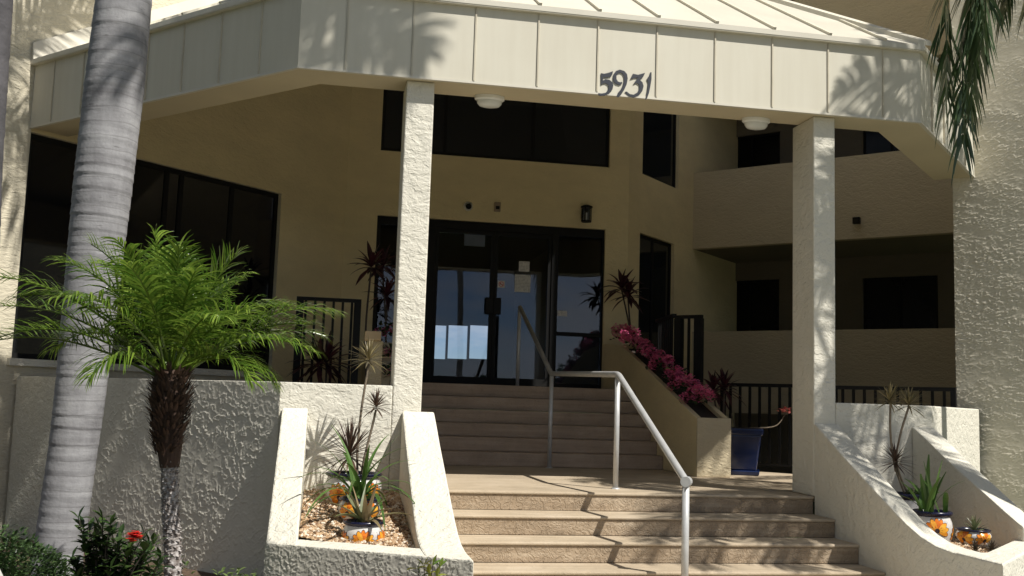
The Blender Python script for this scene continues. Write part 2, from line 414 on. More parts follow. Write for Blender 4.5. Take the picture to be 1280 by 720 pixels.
# interior side of the same wall is painted: a thin skin under the canopy
tA = (lp1 - lp0).normalized()
mb = MB(); nA = Vector((S2, -S2, 0)) * .004
def wa(s_, z): q = lp0 + tA * s_; return Vector((q.x, q.y, z))
s0, s1, s2 = sA(w0) - .0, sA(w1), LL
mb.extrude([wa(s0, wz1 + .002), wa(s1, wz1 + .002), wa(s1, .2), wa(s2, .2), wa(s2, 3.66 + .6 * (s2 - s0) - .1), wa(s0, 3.6)], nA)
mb.build('wall', M_porch, bld)
mb = MB(); mb.obox(lp0 + tA * (sA(w0) - .05), lp0 + tA * sA(w1), wz0 - .08, wz0 - .001, -.06, .1); mb.build('window_sill', M_front, bld)
L = sA(w1) - sA(w0)
window(bld, lp0 + tA * sA(w0), lp0 + tA * sA(w1), wz0, wz1, M_dglass, mull=(L * .25, L * .5, L * .56, L * .78), fw=.06)
# door wall
dh0 = aY(472, 267, YD); dh1 = aY(757, 287, YD)
DTOP = dh1.z
uw0 = aY(476, 187, YD); uw1 = aY(762, 210, YD)
UWZ = (uw0.z + uw1.z) / 2
mb = MB()
DP0 = Vector((XL, YD)); DP1 = Vector((XR, YD))
wall_with_holes(mb, DP0, DP1, DZ - .3, 14, [(dh0.x - XL, dh1.x - XL, DZ, DTOP), (uw0.x - XL, uw1.x - XL, UWZ, 5.35)], .25)
mb.build('wall', M_porch, bld)
window(bld, (uw0.x, YD), (uw1.x, YD), UWZ, 5.35, M_uglass, mull=(1.0, 2.42))
# right angled wall (Y - X = CRW), farther right it meets the gallery
RP0 = Vector((XR, YD)); RP1 = Vector((6.45, 6.45 + CRW)); tR = (RP1 - RP0).normalized()
sR = lambda P: (Vector((P.x, P.y)) - RP0).dot(tR)
h = [aA(803, 217, CRW), aA(848, 237, CRW), aA(800, 291, CRW), aA(843, 305, CRW)]
z_up = (h[0].z + h[1].z) / 2; z_dn = (h[2].z + h[3].z) / 2
mb = MB(); wall_with_holes(mb, RP0, RP1 + tR * 2.6, GZ, 14, [(sR(h[0]), sR(h[1]), z_up, 5.3), (sR(h[2]), sR(h[3]), DZ + .02, z_dn)], .25)
mb.build('wall', M_porch, bld)
window(bld, RP0 + tR * sR(h[0]), RP0 + tR * sR(h[1]), z_up, 5.3, M_uglass)
window(bld, RP0 + tR * sR(h[2]), RP0 + tR * sR(h[3]), DZ + .02, z_dn, M_uglass, mull=(.6,))
# galleries (X + Y = CG): parapets, slabs, back wall with dark windows
def gp(x): return Vector((x, CG - x))
G0, G1 = gp(6.42), gp(10.7)
for i, (z0, z1) in enumerate(((-.05, 1.366), (2.866, 4.265), (5.77, 7.16), (8.67, 10.06), (11.57, 12.96))):
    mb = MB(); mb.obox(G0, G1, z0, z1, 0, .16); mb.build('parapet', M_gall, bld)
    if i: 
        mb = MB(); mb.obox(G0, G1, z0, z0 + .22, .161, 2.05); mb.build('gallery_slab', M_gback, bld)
GB = 2.0
g0 = gp(6.0) + Vector((S2, S2)) * GB; g1 = gp(11.0) + Vector((S2, S2)) * GB; tG = (g1 - g0).normalized()
cB = CG + GB * 2 ** .5
def gw(a, b, ztop, zbot):
    A = aB(*a, cB); B = aB(*b, cB); q0 = Vector((A.x, A.y)); q1 = Vector((B.x, B.y))
    return ((q0 - g0).dot(tG), (q1 - g0).dot(tG), zbot, ztop)
holes = [gw((903, 170), (975, 162), 5.42, 3.6), gw((1078, 170), (1150, 160), 5.42, 3.6),
         gw((900, 350), (974, 350), 2.52, .9), gw((1078, 346), (1172, 345), 2.47, .9)]
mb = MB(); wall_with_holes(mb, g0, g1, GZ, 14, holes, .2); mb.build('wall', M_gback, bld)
for hh in holes: window(bld, g0 + tG * hh[0], g0 + tG * hh[1], hh[2], hh[3], M_gglass, mull=((hh[1] - hh[0]) / 2,), fw=.04)
# right wing: wall X + Y = CW, big stucco face with a return towards the gallery
e0 = aB(1192, 300, CW); R0 = Vector((e0.x, CW - e0.x)); R1 = Vector((13.0, CW - 13.0))
mb = MB(); mb.obox(R0, R1, GZ, 14, 0, 4.2); mb.build('wall', M_wing2, bld)
q_ = R0 + (R1 - R0).normalized() * 1.75
relief_face((R0.x + .002, R0.y - .002), q_, GZ + .3, 5.6, GZ + .3, 5.6, M_relief2, bld, .0075)
# roof slab joining the wings above the frame
mb = MB(); mb.prism([(-9, 8), (XL, 16), (XR, 16), (6.4, 17.6), (10, 14), (R0.x, R0.y + .4), (13, 8), (18, 16), (8, 26), (-2, 24), (-12, 12)], 14.01, 14.2)
mb.build('roof', M_roof, bld)
# lobby behind the doors
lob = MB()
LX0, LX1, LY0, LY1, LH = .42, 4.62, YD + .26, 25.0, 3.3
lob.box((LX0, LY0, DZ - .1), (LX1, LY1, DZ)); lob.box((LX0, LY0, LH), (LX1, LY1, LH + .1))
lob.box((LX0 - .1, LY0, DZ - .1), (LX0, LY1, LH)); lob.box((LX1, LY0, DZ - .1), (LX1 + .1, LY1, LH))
lob.build('lobby', plain('dimmed_lobby_paint', (.04, .038, .036), .7), bld)  # near-black colour stands for the dimness of the room
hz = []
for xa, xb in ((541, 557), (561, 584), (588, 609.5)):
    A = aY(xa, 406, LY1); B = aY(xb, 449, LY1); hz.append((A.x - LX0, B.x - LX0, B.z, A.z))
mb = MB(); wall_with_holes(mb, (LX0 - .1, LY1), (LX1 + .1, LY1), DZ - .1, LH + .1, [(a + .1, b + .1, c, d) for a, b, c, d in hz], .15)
mb.build('lobby', plain('dimmed_lobby_end_paint', (.03, .03, .033), .7), bld)  # end wall darkened the same way, dimness put into the colour
# left upper terrace the railing and plants stand on
TZ = .06
mb = MB(); mb.prism([(-.2, 9.4), (.58, 9.85), (.58, 13.5), (.88, 13.5), (.88, 15.5), (XL + .02, 15.57), (-3.2, 12.07)], GZ, TZ)
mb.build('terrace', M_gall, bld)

# ------------------------------------------------------------------ terrace wall, columns and canopy
OX0, OX1 = -.36, 5.85                                  # octagon corners of the porch front
twl = thing('terrace_wall', 'rough stucco terrace wall behind the palms left of the steps', 'wall', (-1.8, 10.6, GZ))
tw = MB(); tw.prism([(OX0, 9.09), (.61, 9.09), (.61, 9.31), (OX0 + .09, 9.31), (-3.12, 12.16), (-3.30, 12.02)], GZ, .115)
tw.build('body', M_front, twl, bevel=.012)
relief_face((-3.295, 12.025), (OX0 + .004, 9.086), GZ, .108, GZ, .108, M_relief, twl, .0055)
tw = MB(); tw.prism([(4.84, 9.09), (OX1, 9.09), (7.55, 10.79), (7.40, 10.95), (OX1 - .09, 9.31), (4.84, 9.31)], GZ, .10)
tag(tw.build('terrace_wall', M_front, bevel=.012), 'low sunlit stucco wall right of the right column above its planter', 'wall')

can = thing('entrance_canopy', 'cream metal panelled porch canopy on two square stucco columns', 'canopy', (2.7, 9, GZ))
for x0, x1, yb in ((.612, .868, 9.48), (4.612, 4.838, 9.55)):
    c = MB(); c.box((x0, 9.088, LZ - (.3 if x0 < 1 else 0)), (x1, yb, 2.899)); c.build('column', M_front, can, bevel=.012)
FY = 8.98; FZ0, FZ1 = 2.90, 3.66
def fx(x, y): return aY(x, y, FY).x
F0 = fx(372, 88); F1 = fx(1151, 154)
kL = (CA - FY + F0) / 2 - .004; kR = (CW - FY - F1) / 2 - .004
EL = Vector((F0 - kL, FY + kL)); ER = Vector((F1 + kR, FY + kR))
PL, PR = Vector((F0, FY)), Vector((F1, FY))
def inset_ring(d):
    k = d * math.tan(rad(22.5))
    a = EL + Vector((S2, S2)) * d; b = PL + Vector((k, d)); c = PR + Vector((-k, d)); e = ER + Vector((-S2, S2)) * d
    return [a, b, c, e]
def ring(mb, d0, d1, z0, z1):
    o = inset_ring(d0); i = inset_ring(d1)
    for k in range(3):
        q = [o[k], o[k + 1], i[k + 1], i[k]]
        mb.add([(*p, z0) for p in q] + [(*p, z1) for p in q], [(3, 2, 1, 0), (4, 5, 6, 7), (0, 1, 5, 4), (1, 2, 6, 5), (2, 3, 7, 6), (3, 0, 4, 7)])
b = MB(); ring(b, .03, .46, FZ0 + .002, FZ1); b.build('beam', M_soffit, can)
b = MB(); ring(b, 0, .028, FZ0 + .012, FZ1 - .05); fas = b.build('fascia', M_panel, can)
b = MB(); ring(b, -.006, .03, FZ0 - .012, FZ0 + .0118); b.build('drip_edge', M_roof, fas)
b = MB(); ring(b, -.05, .03, FZ1 - .049, FZ1 + .006); b.build('top_flange', M_panel, fas)
seams = [fx(431, 93), fx(514, 100), fx(592, 107), fx(671, 114), fx(746, 120), fx(820, 127), fx(893, 133), fx(965, 139), fx(1035, 145), fx(1104, 150)]
for x in seams:
    b = MB(); b.box((x - .007, FY - .011, FZ0 + .0125), (x + .007, FY - .0005, FZ1 - .0505)); b.build('seam', M_seam, fas)
for k in range(1, 8):
    p = PL + (EL - PL).normalized() * (k * .56 - .05); t = (EL - PL).normalized()
    if (p - PL).length > (EL - PL).length - .05: break
    b = MB(); b.obox(p - t * .007, p + t * .007, FZ0 + .0125, FZ1 - .0505, .0005, .011); b.build('seam', M_seam, fas)
for k in range(1, 5):
    t = (ER - PR).normalized(); p = PR + t * (k * .56 - .1)
    b = MB(); b.obox(p - t * .009, p + t * .009, FZ0 + .0125, FZ1 - .0505, -.018, -.0005); b.build('seam', M_seam, fas)
# roof
SL = .60; OV = -.055
def rp(p2, d): return Vector((p2.x, p2.y, FZ1 + .012 + SL * (d - OV)))
e = inset_ring(OV); D = 3.45; tp = inset_ring(D)
r = MB(); th = Vector((0, 0, -.05))
for k in range(3):
    q = [rp(e[k], OV), rp(e[k + 1], OV), rp(tp[k + 1], D), rp(tp[k], D)]
    r.extrude(q, th)
r.extrude([rp(tp[0], D), rp(tp[1], D), rp(tp[2], D), rp(tp[3], D), Vector((5.2, 15.58, rp(tp[1], D).z)), Vector((XL, 15.58, rp(tp[1], D).z))], th)
roof = r.build('roof', M_roof, can)
nz = Vector((0, -SL, 1)).normalized()
def rib(p, d3, up):
    r = MB(); a = Vector(p); bb = a + d3; t = d3.normalized(); s = t.cross(up).normalized()
    h_ = up * .024; w = s * .014
    vs = [a - w, a + w, bb + w, bb - w]; r.add([v + up * .001 for v in vs] + [v + h_ for v in vs], [(3, 2, 1, 0), (4, 5, 6, 7), (0, 1, 5, 4), (1, 2, 6, 5), (2, 3, 7, 6), (3, 0, 4, 7)])
    r.build('seam', M_panel, roof)
for x in seams[:]:
    p = Vector((x, FY + OV, FZ1 + .012)); dl = min(D - OV, (x - e[1].x) / math.tan(rad(22.5)), (e[2].x - x) / math.tan(rad(22.5)))
    rib(p, Vector((0, dl, dl * SL)), nz)
for (A, Bp, nin) in ((e[1], e[0], Vector((S2, S2, 0))), (e[2], e[3], Vector((-S2, S2, 0)))):
    t = (Bp - A).normalized(); n3 = (Vector((0, 0, 1)) - nin * SL).normalized()
    for k in range(1, 6):
        s_ = k * .56 - .05
        if s_ > (Bp - A).length - .05: break
        p = A + t * s_; dl = min(D - OV, s_ / math.tan(rad(22.5)))
        rib(Vector((p.x, p.y, FZ1 + .012)), nin * dl + Vector((0, 0, dl * SL)), n3)
for k in (1, 2):
    r = MB(); a = rp(e[k], OV); bb = rp(tp[k], D); s_ = Vector((.075, 0, .0)); u_ = Vector((0, 0, .05))
    r.add([a - s_, a + s_, bb + s_, bb - s_, a - s_ * .9 + u_, a + s_ * .9 + u_, bb + s_ * .9 + u_, bb - s_ * .9 + u_],
          [(3, 2, 1, 0), (4, 5, 6, 7), (0, 1, 5, 4), (1, 2, 6, 5), (2, 3, 7, 6), (3, 0, 4, 7)])
    r.build('hip_cap', M_panel, roof)
# wall flashing on the left wing
r = MB(); a = rp(e[0], OV); bb = rp(tp[0], D); n_ = Vector((S2, -S2, 0)) * .05; u_ = Vector((0, 0, .2))
r.add([a, bb, bb + u_, a + u_, a + n_, bb + n_, bb + u_ + n_ * .3, a + u_ + n_ * .3], [(3, 2, 1, 0), (4, 5, 6, 7), (0, 1, 5, 4), (1, 2, 6, 5), (2, 3, 7, 6), (3, 0, 4, 7)])
r.build('flashing', M_roof, roof)

# house number
DG = {
 '5': [(455,213),(480,218),(515,210),(550,197),(545,222),(535,240),(500,246),(472,246),(470,272),(490,262),(520,265),(545,285),(553,312),(545,345),(520,375),(485,392),(450,394),(433,388),(433,373),(460,376),(490,370),(510,350),(517,325),(510,305),(490,293),(470,297),(455,307)],
 '9': [(625,282),(622,297),(605,308),(575,300),(556,280),(550,250),(556,220),(575,195),(605,185),(640,195),(662,220),(668,255),(660,300),(640,345),(615,385),(595,405),(578,400),(590,370),(612,345),(632,305),(640,270),(638,240),(628,218),(610,208),(590,215),(578,235),(578,260),(590,280),(608,286)],
 '3': [(710,218),(750,226),(780,218),(807,210),(790,245),(765,268),(785,285),(795,315),(785,355),(755,392),(715,408),(680,400),(655,380),(648,362),(660,360),(685,380),(715,385),(745,368),(762,335),(760,305),(740,291),(712,302),(740,262),(755,249),(725,250),(688,262)],
 '1': [(820,262),(845,225),(850,205),(858,207),(858,260),(850,310),(838,370),(822,415),(808,425),(825,350),(832,290),(825,270)]}
hn = thing('house_number', 'dark slate house number 5931 on the canopy front', 'house number', aY(780, 122, FY - .005))
for ch, pts in DG.items():
    poly = [aY(680 + x / 6.4, 58.5 + y / 6.4, FY - .001) for x, y in pts]
    d = MB(); d.extrude(poly, (0, -.009, 0)); d.build('digit', M_digit, hn)
# bulkhead lights under the beam
for (px, py), lab in (((612, 121), 'white oval ceiling light under the canopy beside the left column'), ((945, 149), 'white oval ceiling light under the canopy beside the right column')):
    p = aZ(px, py, FZ0); p.y = max(p.y, FY + .2)
    t = thing('ceiling_light', lab, 'light', (p.x, p.y, FZ0), 'white bulkhead lights under the canopy')
    b = MB(); b.lathe((0, 0, 0), [(0, 0), (.145, 0), (.145, -.03), (.125, -.045)], 32)
    for v in b.v: v.y *= .62
    for v in b.v: v += Vector((p.x, p.y, FZ0))
    b.build('base', M_white, t, smooth=False)
    b = MB(); b.lathe((0, 0, 0), [(.122, -.044), (.118, -.07), (.095, -.095), (.05, -.105), (0, -.106)], 32)
    for v in b.v: v.y *= .62; 
    for v in b.v: v += Vector((p.x, p.y, FZ0))
    b.build('diffuser', plain('opal_lens', (.66, .66, .62), .25), t, smooth=True)

# ------------------------------------------------------------------ glass entrance
X = lambda px: aY(px, 380, YD).x
FR0 = YD + .05
ent = thing('glass_entrance', 'dark framed glass double doors with side panes at the top of the steps', 'entrance', (2.6, FR0, DZ))
f = MB(); xa, xb = dh0.x, dh1.x
def fr(x0, x1, z0, z1, y0=FR0, y1=FR0 + .09): f.box((x0, y0, z0), (x1, y1, z1))
HT = DTOP - .13
fr(xa + .002, xb - .002, HT, DTOP - .002)
posts = [(xa + .002, xa + .06), (X(527), X(541.5)), (X(689.5), X(697.5)), (X(752.5), xb - .002)]
for a, b in posts: fr(a, b, DZ + .002, HT - .001)
fr(X(697.5) + .001, X(752.5) - .001, DZ + .002, DZ + .09); fr(xa + .061, X(527) - .001, DZ + .002, DZ + .09)
zz = aY(725, 418, YD).z; fr(X(697.5) + .001, X(752.5) - .001, zz - .03, zz + .03)
f.build('frame', M_frame, ent)
gl = MB(); gl.box((X(697.5) + .001, FR0 + .04, DZ + .091), (X(752.5) - .001, FR0 + .048, zz - .031)); gl.box((X(697.5) + .001, FR0 + .04, zz + .031), (X(752.5) - .001, FR0 + .048, HT - .001))
gl.build('pane', M_glass, ent)
gl = MB(); gl.box((xa + .061, FR0 + .04, DZ + .091), (X(527) - .001, FR0 + .048, HT - .001)); gl.build('pane', M_glass, ent)
for x0, x1, hs in ((X(541.5) + .004, X(617) - .003, 1), (X(617) + .003, X(689.5) - .004, -1)):
    f = MB(); s_ = .055
    f.box((x0, FR0 + .02, DZ + .012), (x1, FR0 + .065, DZ + .14)); f.box((x0, FR0 + .02, HT - .065), (x1, FR0 + .065, HT - .005))
    f.box((x0, FR0 + .02, DZ + .1405), (x0 + s_, FR0 + .065, HT - .0655)); f.box((x1 - s_, FR0 + .02, DZ + .1405), (x1, FR0 + .065, HT - .0655))
    d = f.build('door', M_frame, ent)
    f = MB(); f.box((x0 + s_ + .0005, FR0 + .04, DZ + .1405), (x1 - s_ - .0005, FR0 + .048, HT - .0655)); f.build('pane', M_glass, d)
    f = MB(); hx = (x1 - .06) if hs > 0 else (x0 + .06); zh = aY(616, 382, YD).z
    f.box((hx - .06, FR0 - .03, zh - .13), (hx + .06, FR0 - .01, zh + .13)); f.box((hx - .02, FR0 - .0101, zh - .1), (hx + .02, FR0 + .02, zh + .1))
    f.build('handle', M_frame, d, bevel=.006)
def card(name, lab, cat, x0, y0, x1, y1, material, group=None, Y=FR0 + .036):
    a = aY(x0, y0, YD); b = aY(x1, y1, YD); c = MB(); c.box((a.x, Y - .003, b.z), (b.x, Y, a.z)); return tag(c.build(name, material), lab, cat, group)
M_paper = plain('paper', (.62, .60, .55), .7, var=.05)
def printed(name):
    m, n, l, p = mat(name); w = n.new('ShaderNodeTexWave'); w.bands_direction = 'Z'; w.inputs['Scale'].default_value = 14; w.inputs['Distortion'].default_value = .3
    v = coords(n, l); l.new(v, w.inputs['Vector'])
    br = noise(n, l, coords(n, l, (26, 1, 10)), 2, 2)
    f_ = mth(n, l, 'MULTIPLY', ramp(n, l, w.outputs['Fac'], [(.55, 0), (.65, 1)]), ramp(n, l, br, [(.4, 0), (.5, .6)]))
    l.new(mixc(n, l, f_, (.60, .58, .54), (.12, .12, .13)), p.inputs['Base Color']); return m
card('paper_notice', 'small square white notice taped high on the right glass door', 'notice', 650, 325.5, 663, 339, printed('printed_sheet'))
card('paper_notice', 'large pale notice sheet on the glass door below the small one', 'notice', 645, 342, 664, 365, printed('printed_sheet_two'))
card('paper_notice', 'low white card on the narrow glass side pane', 'notice', 698.5, 387.5, 710.5, 395, printed('printed_sheet_three'))
t = thing('no_smoking_sign', 'small square no smoking sign on the right glass door near its left stile', 'sign', aY(628, 354, YD))
a = aY(623.5, 350, YD); b_ = aY(632, 359, YD)
c = MB(); c.box((a.x, FR0 + .033, b_.z), (b_.x, FR0 + .036, a.z)); c.build('plate', M_paper, t)
M_red = plain('sign_red', (.5, .02, .02), .5)
cx, cz = (a.x + b_.x) / 2, (a.z + b_.z) / 2; rr = .042; c = MB()
N = 20
c.add([(cx + q * math.cos(k * 2 * math.pi / N), FR0 + .031, cz + q * math.sin(k * 2 * math.pi / N)) for k in range(N) for q in (rr * .78, rr)], [(2 * k, 2 * k + 1, (2 * k + 3) % (2 * N), (2 * k + 2) % (2 * N)) for k in range(N)])
c.add([(cx - .030, FR0 + .030, cz + .022), (cx - .022, FR0 + .030, cz + .030), (cx + .030, FR0 + .030, cz - .022), (cx + .022, FR0 + .030, cz - .030)], [(0, 1, 2, 3)])
c.build('prohibition_ring', M_red, t)
c = MB(); c.box((cx - .026, FR0 + .0315, cz - .005), (cx + .02, FR0 + .0328, cz + .004)); c.build('cigarette', M_black, t)
# sign box inside the lobby ceiling
p0 = aY(581, 291, 17.6); p1 = aY(606, 308, 17.6)
t = thing('lobby_sign', 'pale box sign hanging from the lobby ceiling behind the left glass door', 'sign', (p0.x, 17.6, p1.z))
c = MB(); c.box((p0.x, 17.6, p1.z), (p1.x, 17.66, p0.z)); c.build('panel', M_white, t)
c = MB(); c.tube([((p0.x + p1.x) / 2, 17.63, p0.z), ((p0.x + p1.x) / 2, 17.63, LH)], .012); c.build('rod', M_white, t)

# fixtures on the door wall
p = aY(731, 269, YD)
t = thing('wall_lantern', 'black caged wall lantern above the right end of the glass doors', 'lantern', (p.x, YD, p.z))
b = MB(); y = YD - .11; hw, hh = .075, .13
b.box((p.x - .06, YD - .02, p.z - .1), (p.x + .06, YD - .001, p.z + .1)); b.box((p.x - .015, y + .06, p.z + .09), (p.x + .015, YD - .02, p.z + .115))
b.lathe((p.x, y, p.z), [(0, hh + .02), (.05, hh + .012), (.095, hh - .01), (.095, hh - .03), (.0, hh - .03)], 16); b.lathe((p.x, y, p.z), [(0, -hh + .02), (.08, -hh + .02), (.08, -hh), (0, -hh)], 16)
for k in range(6):
    an = k * math.pi / 3; q = Vector((p.x + .074 * math.cos(an), y + .074 * math.sin(an), 0)); b.tube([(q.x, q.y, p.z - hh), (q.x, q.y, p.z + hh - .03)], .008, 6)
b.build('cage', M_black, t)
b = MB(); b.lathe((p.x, y, p.z), [(.06, -.105), (.06, .095)], 16); b.build('shade', M_glass, t)
b = MB(); b.tube([(p.x, y, p.z - .1), (p.x, y, p.z + .02)], .014); b.build('candle', M_white, t)
p = aY(585, 258, YD)
t = thing('security_camera', 'small white dome security camera on the wall above the doors', 'camera', (p.x, YD, p.z))
b = MB(); b.lathe((0, 0, 0), [(0, .0), (.075, 0), (.075, .03), (.06, .05)], 20)
for v in b.v: v.xyz = (p.x + v.x, YD - v.z - .0005, p.z + v.y)
b.build('housing', M_white, t, smooth=True)
b = MB(); b.lathe((0, 0, 0), [(.045, .045), (.04, .075), (.022, .095), (0, .10)], 16)
for v in b.v: v.xyz = (p.x + v.x + .005, YD - v.z, p.z + v.y - .008)
b.build('lens', M_black, t, smooth=True)
p = aY(621.5, 259, YD)
t = thing('wall_sensor', 'small beige box sensor on the wall over the double doors', 'sensor', (p.x, YD, p.z))
b = MB(); b.box((p.x - .05, YD - .045, p.z - .075), (p.x + .05, YD - .0005, p.z + .075)); b.build('body', plain('beige_plastic', (.28, .21, .15), .5), t, bevel=.01)
b = MB(); b.box((p.x - .03, YD - .052, p.z - .04), (p.x + .03, YD - .0455, p.z + .01)); b.build('window', M_frame, t)
p = aB(1073, 277, CG)
t = thing('wall_floodlight', 'small black floodlight on the shaded upper gallery parapet', 'light', p)
b = MB(); d_ = Vector((-S2, -S2, 0)); s_ = Vector((S2, -S2, 0))
def ob(mb, c, sx, dy0, dy1, sz):
    vs = [c + s_ * a + d_ * bq + Vector((0, 0, cc)) for cc in (-sz, sz) for (a, bq) in ((-sx, dy0), (sx, dy0), (sx, dy1), (-sx, dy1))]
    mb.add(vs, [(3, 2, 1, 0), (4, 5, 6, 7), (0, 1, 5, 4), (1, 2, 6, 5), (2, 3, 7, 6), (3, 0, 4, 7)])
ob(b, p, .06, .06, .14, .055); ob(b, p, .02, .0005, .0595, .02); b.build('head', M_black, t, bevel=.008)
b = MB(); ob(b, p, .05, .1405, .144, .042); b.build('lens', M_dglass, t)

# ------------------------------------------------------------------ planters flanking the lower steps
PZ = [(9.088, -.10), (8.85, -.215), (8.6, -.35), (8.1, -.59), (7.66, -.80), (7.42, -.905), (7.2, -.965), (7.0, -.985), (6.8, -.99), (6.36, -.985)]
def pz(y):
    if y >= PZ[0][0]: return PZ[0][1]
    for (a, za), (b, zb) in zip(PZ, PZ[1:]):
        if b <= y <= a: return zb + (za - zb) * (y - b) / (a - b)
    return PZ[-1][1]
def side_wall(mb, x0, x1, yend0, yend1, ytop=9.086, pz=pz):
    """a wall along Y whose top follows the ramp; ends at yend0 (at x0) and yend1 (at x1)"""
    ys0 = [ytop] + [y for y, _ in PZ[1:] if y > yend0 + .02] + [yend0]; 
    n = 14
    va = []; 
    for i in range(n + 1):
        t_ = i / n
        ya = ytop + (yend0 - ytop) * t_; yb = ytop + (yend1 - ytop) * t_
        va += [(x0, ya, GZ), (x0, ya, pz(ya)), (x1, yb, pz(ya)), (x1, yb, GZ)]
    fs = []
    for i in range(n):
        for k in range(4): fs.append((4 * i + k, 4 * i + (k + 1) % 4, 4 * i + 4 + (k + 1) % 4, 4 * i + 4 + k))
    fs += [(0, 1, 2, 3), tuple(4 * n + k for k in (3, 2, 1, 0))]
    mb.add(va, fs)
pl = thing('planter', 'stucco planter left of the steps with gravel and three painted pots', 'planter', (.3, 8, GZ))
# left planter: outer left wall, front wall and stair-side ramp
b = MB(); side_wall(b, -.335, -.115, 7.49, 7.32, pz=lambda y: -.1 - .93 * min(1, (9.086 - y) / 1.58) ** .92); b.build('side_wall', M_plant, pl, bevel=.014)
b = MB(); side_wall(b, .70, .984, 6.70, 6.452); b.build('ramp_wall', M_plant, pl, bevel=.014)
b = MB(); q_ = [(-.337, 7.492, -1.033), (.986, 6.45, -.987), (.986, 6.80, -.987), (.72, 7.00, -.994), (-.113, 7.66, -1.025), (-.337, 7.70, -1.033)]
b.add([(x, y, GZ) for x, y, z in q_] + q_, [(5, 4, 3, 2, 1, 0), (6, 7, 8, 9), (6, 9, 10, 11)] + [(i, (i + 1) % 6, (i + 1) % 6 + 6, i + 6) for i in range(6)])
b.build('front_wall', M_plant, pl, bevel=.014)
relief_face((-.335, 7.4905), (.984, 6.4515), GZ, -1.047, GZ, -1.0, M_relief3, pl, .0045)
pr = thing('planter', 'stucco planter right of the steps with its tall ramp side in shade', 'planter', (5.1, 8, GZ))
b = MB(); side_wall(b, 4.612, 4.86, 6.36, 6.6); b.build('ramp_wall', M_plant, pr, bevel=.014)
b = MB(); side_wall(b, 5.63, 5.86, 7.5, 7.6); b.build('side_wall', M_plant, pr, bevel=.014)
b = MB(); b.prism([(4.610, 6.358), (5.862, 7.55), (5.862, 7.84), (5.628, 7.62), (4.862, 6.9), (4.610, 6.9)], GZ, -.983); b.build('front_wall', M_plant, pr, bevel=.014)
def gz(y): return -1.09 + (y - 7.0) * .14
def gr_(y): return -1.14 + (y - 7.0) * .05
def gravel(x0, x1, y0f, lab, seed, gz=gz):
    """a heap of small stones on a sloping bed"""
    rg = random.Random(seed); b = MB()
    nx, ny = 10, 18
    vs = []; 
    for i in range(nx + 1):
        for j in range(ny + 1):
            x = x0 + (x1 - x0) * i / nx; ya = y0f(x); y = ya + (9.08 - ya) * j / ny
            vs.append((x, y, gz(y) + rg.uniform(-.008, .008)))
    b.add(vs, [(i * (ny + 1) + j, (i + 1) * (ny + 1) + j, (i + 1) * (ny + 1) + j + 1, i * (ny + 1) + j + 1) for i in range(nx) for j in range(ny)])
    for _ in range(3600):
        x = rg.uniform(x0 + .01, x1 - .01); ya = y0f(x); y = rg.uniform(ya, 9.06); s = rg.uniform(.008, .02); z = gz(y) + s * .35
        ax = [s * rg.uniform(.7, 1.3) for _ in range(3)]; a = rg.uniform(0, 6.3); ca, sa = math.cos(a), math.sin(a)
        pts = [(1, 0, 0), (-1, 0, 0), (0, 1, 0), (0, -1, 0), (.1, 0, .75), (0, 0, -.7)]
        b.add([(x + (p[0] * ax[0] * ca - p[1] * ax[1] * sa), y + (p[0] * ax[0] * sa + p[1] * ax[1] * ca), z + p[2] * ax[2]) for p in pts],
              [(0, 2, 4), (2, 1, 4), (1, 3, 4), (3, 0, 4), (2, 0, 5), (1, 2, 5), (3, 1, 5), (0, 3, 5)])
    return tag(b.build('gravel', M_gravel, fix=False), lab, 'gravel', kind='stuff')
def gravel_mat():
    m, n, l, p = mat('river_gravel'); g = n.new('ShaderNodeNewGeometry')
    c = ramp(n, l, g.outputs['Random Per Island'], [(0, (.13, .07, .04)), (.3, (.32, .19, .095)), (.55, (.47, .32, .18)), (.8, (.56, .45, .32)), (1, (.68, .62, .52))])
    l.new(c, p.inputs['Base Color']); p.inputs['Roughness'].default_value = .7; return m
M_gravel = gravel_mat()
gravel(-.112, .698, lambda x: 7.62 - (x + .113) * .79, 'orange brown river gravel filling the left planter', 3)
gravel(4.863, 5.628, lambda x: 6.9 + (x - 4.862) * .94, 'orange brown river gravel filling the right planter', 4, gr_)

# flower planter beside the upper steps
fp = thing('flower_planter', 'sloping stucco flower planter right of the upper steps', 'planter', (4.5, 12, LZ))
FX0, FX1, FY0 = 4.32, 4.735, 11.42
def fpz(y): return -.105 + (min(y, 14.75) - FY0 - .0) * .318 if y > FY0 else -.105
prof = [(FY0, LZ), (FY0, -.105), (FY0 + .02, -.105), (14.6, fpz(14.6)), (15.55, fpz(14.75) + .01), (15.55, LZ)]
for x0, x1 in ((FX0, FX0 + .07), (FX1 - .07, FX1)):
    b = MB(); b.extrude([(x0, y, z) for y, z in prof], (x1 - x0, 0, 0)); b.build('side_wall', M_porch, fp, bevel=.008)
b = MB(); b.box((FX0 + .0705, FY0, LZ), (FX1 - .0705, FY0 + .1, -.106)); b.box((FX0 - .002, FY0 - .03, LZ), (FX1 + .002, FY0 - .0005, -.102)); b.build('front_wall', M_gall, fp, bevel=.006)
b = MB(); b.extrude([(FX0 + .0705, FY0 + .1005, LZ), (FX0 + .0705, FY0 + .1005, fpz(FY0) - .03), (FX0 + .0705, 14.6, fpz(14.6) - .05), (FX0 + .0705, 15.5, fpz(15.5) - .05), (FX0 + .0705, 15.5, LZ)], (FX1 - FX0 - .141, 0, 0))
M_soil = plain('dark_soil', (.035, .025, .018), .95, var=.4, vscale=40, bmp=.01)
b.build('soil', M_soil, fp)
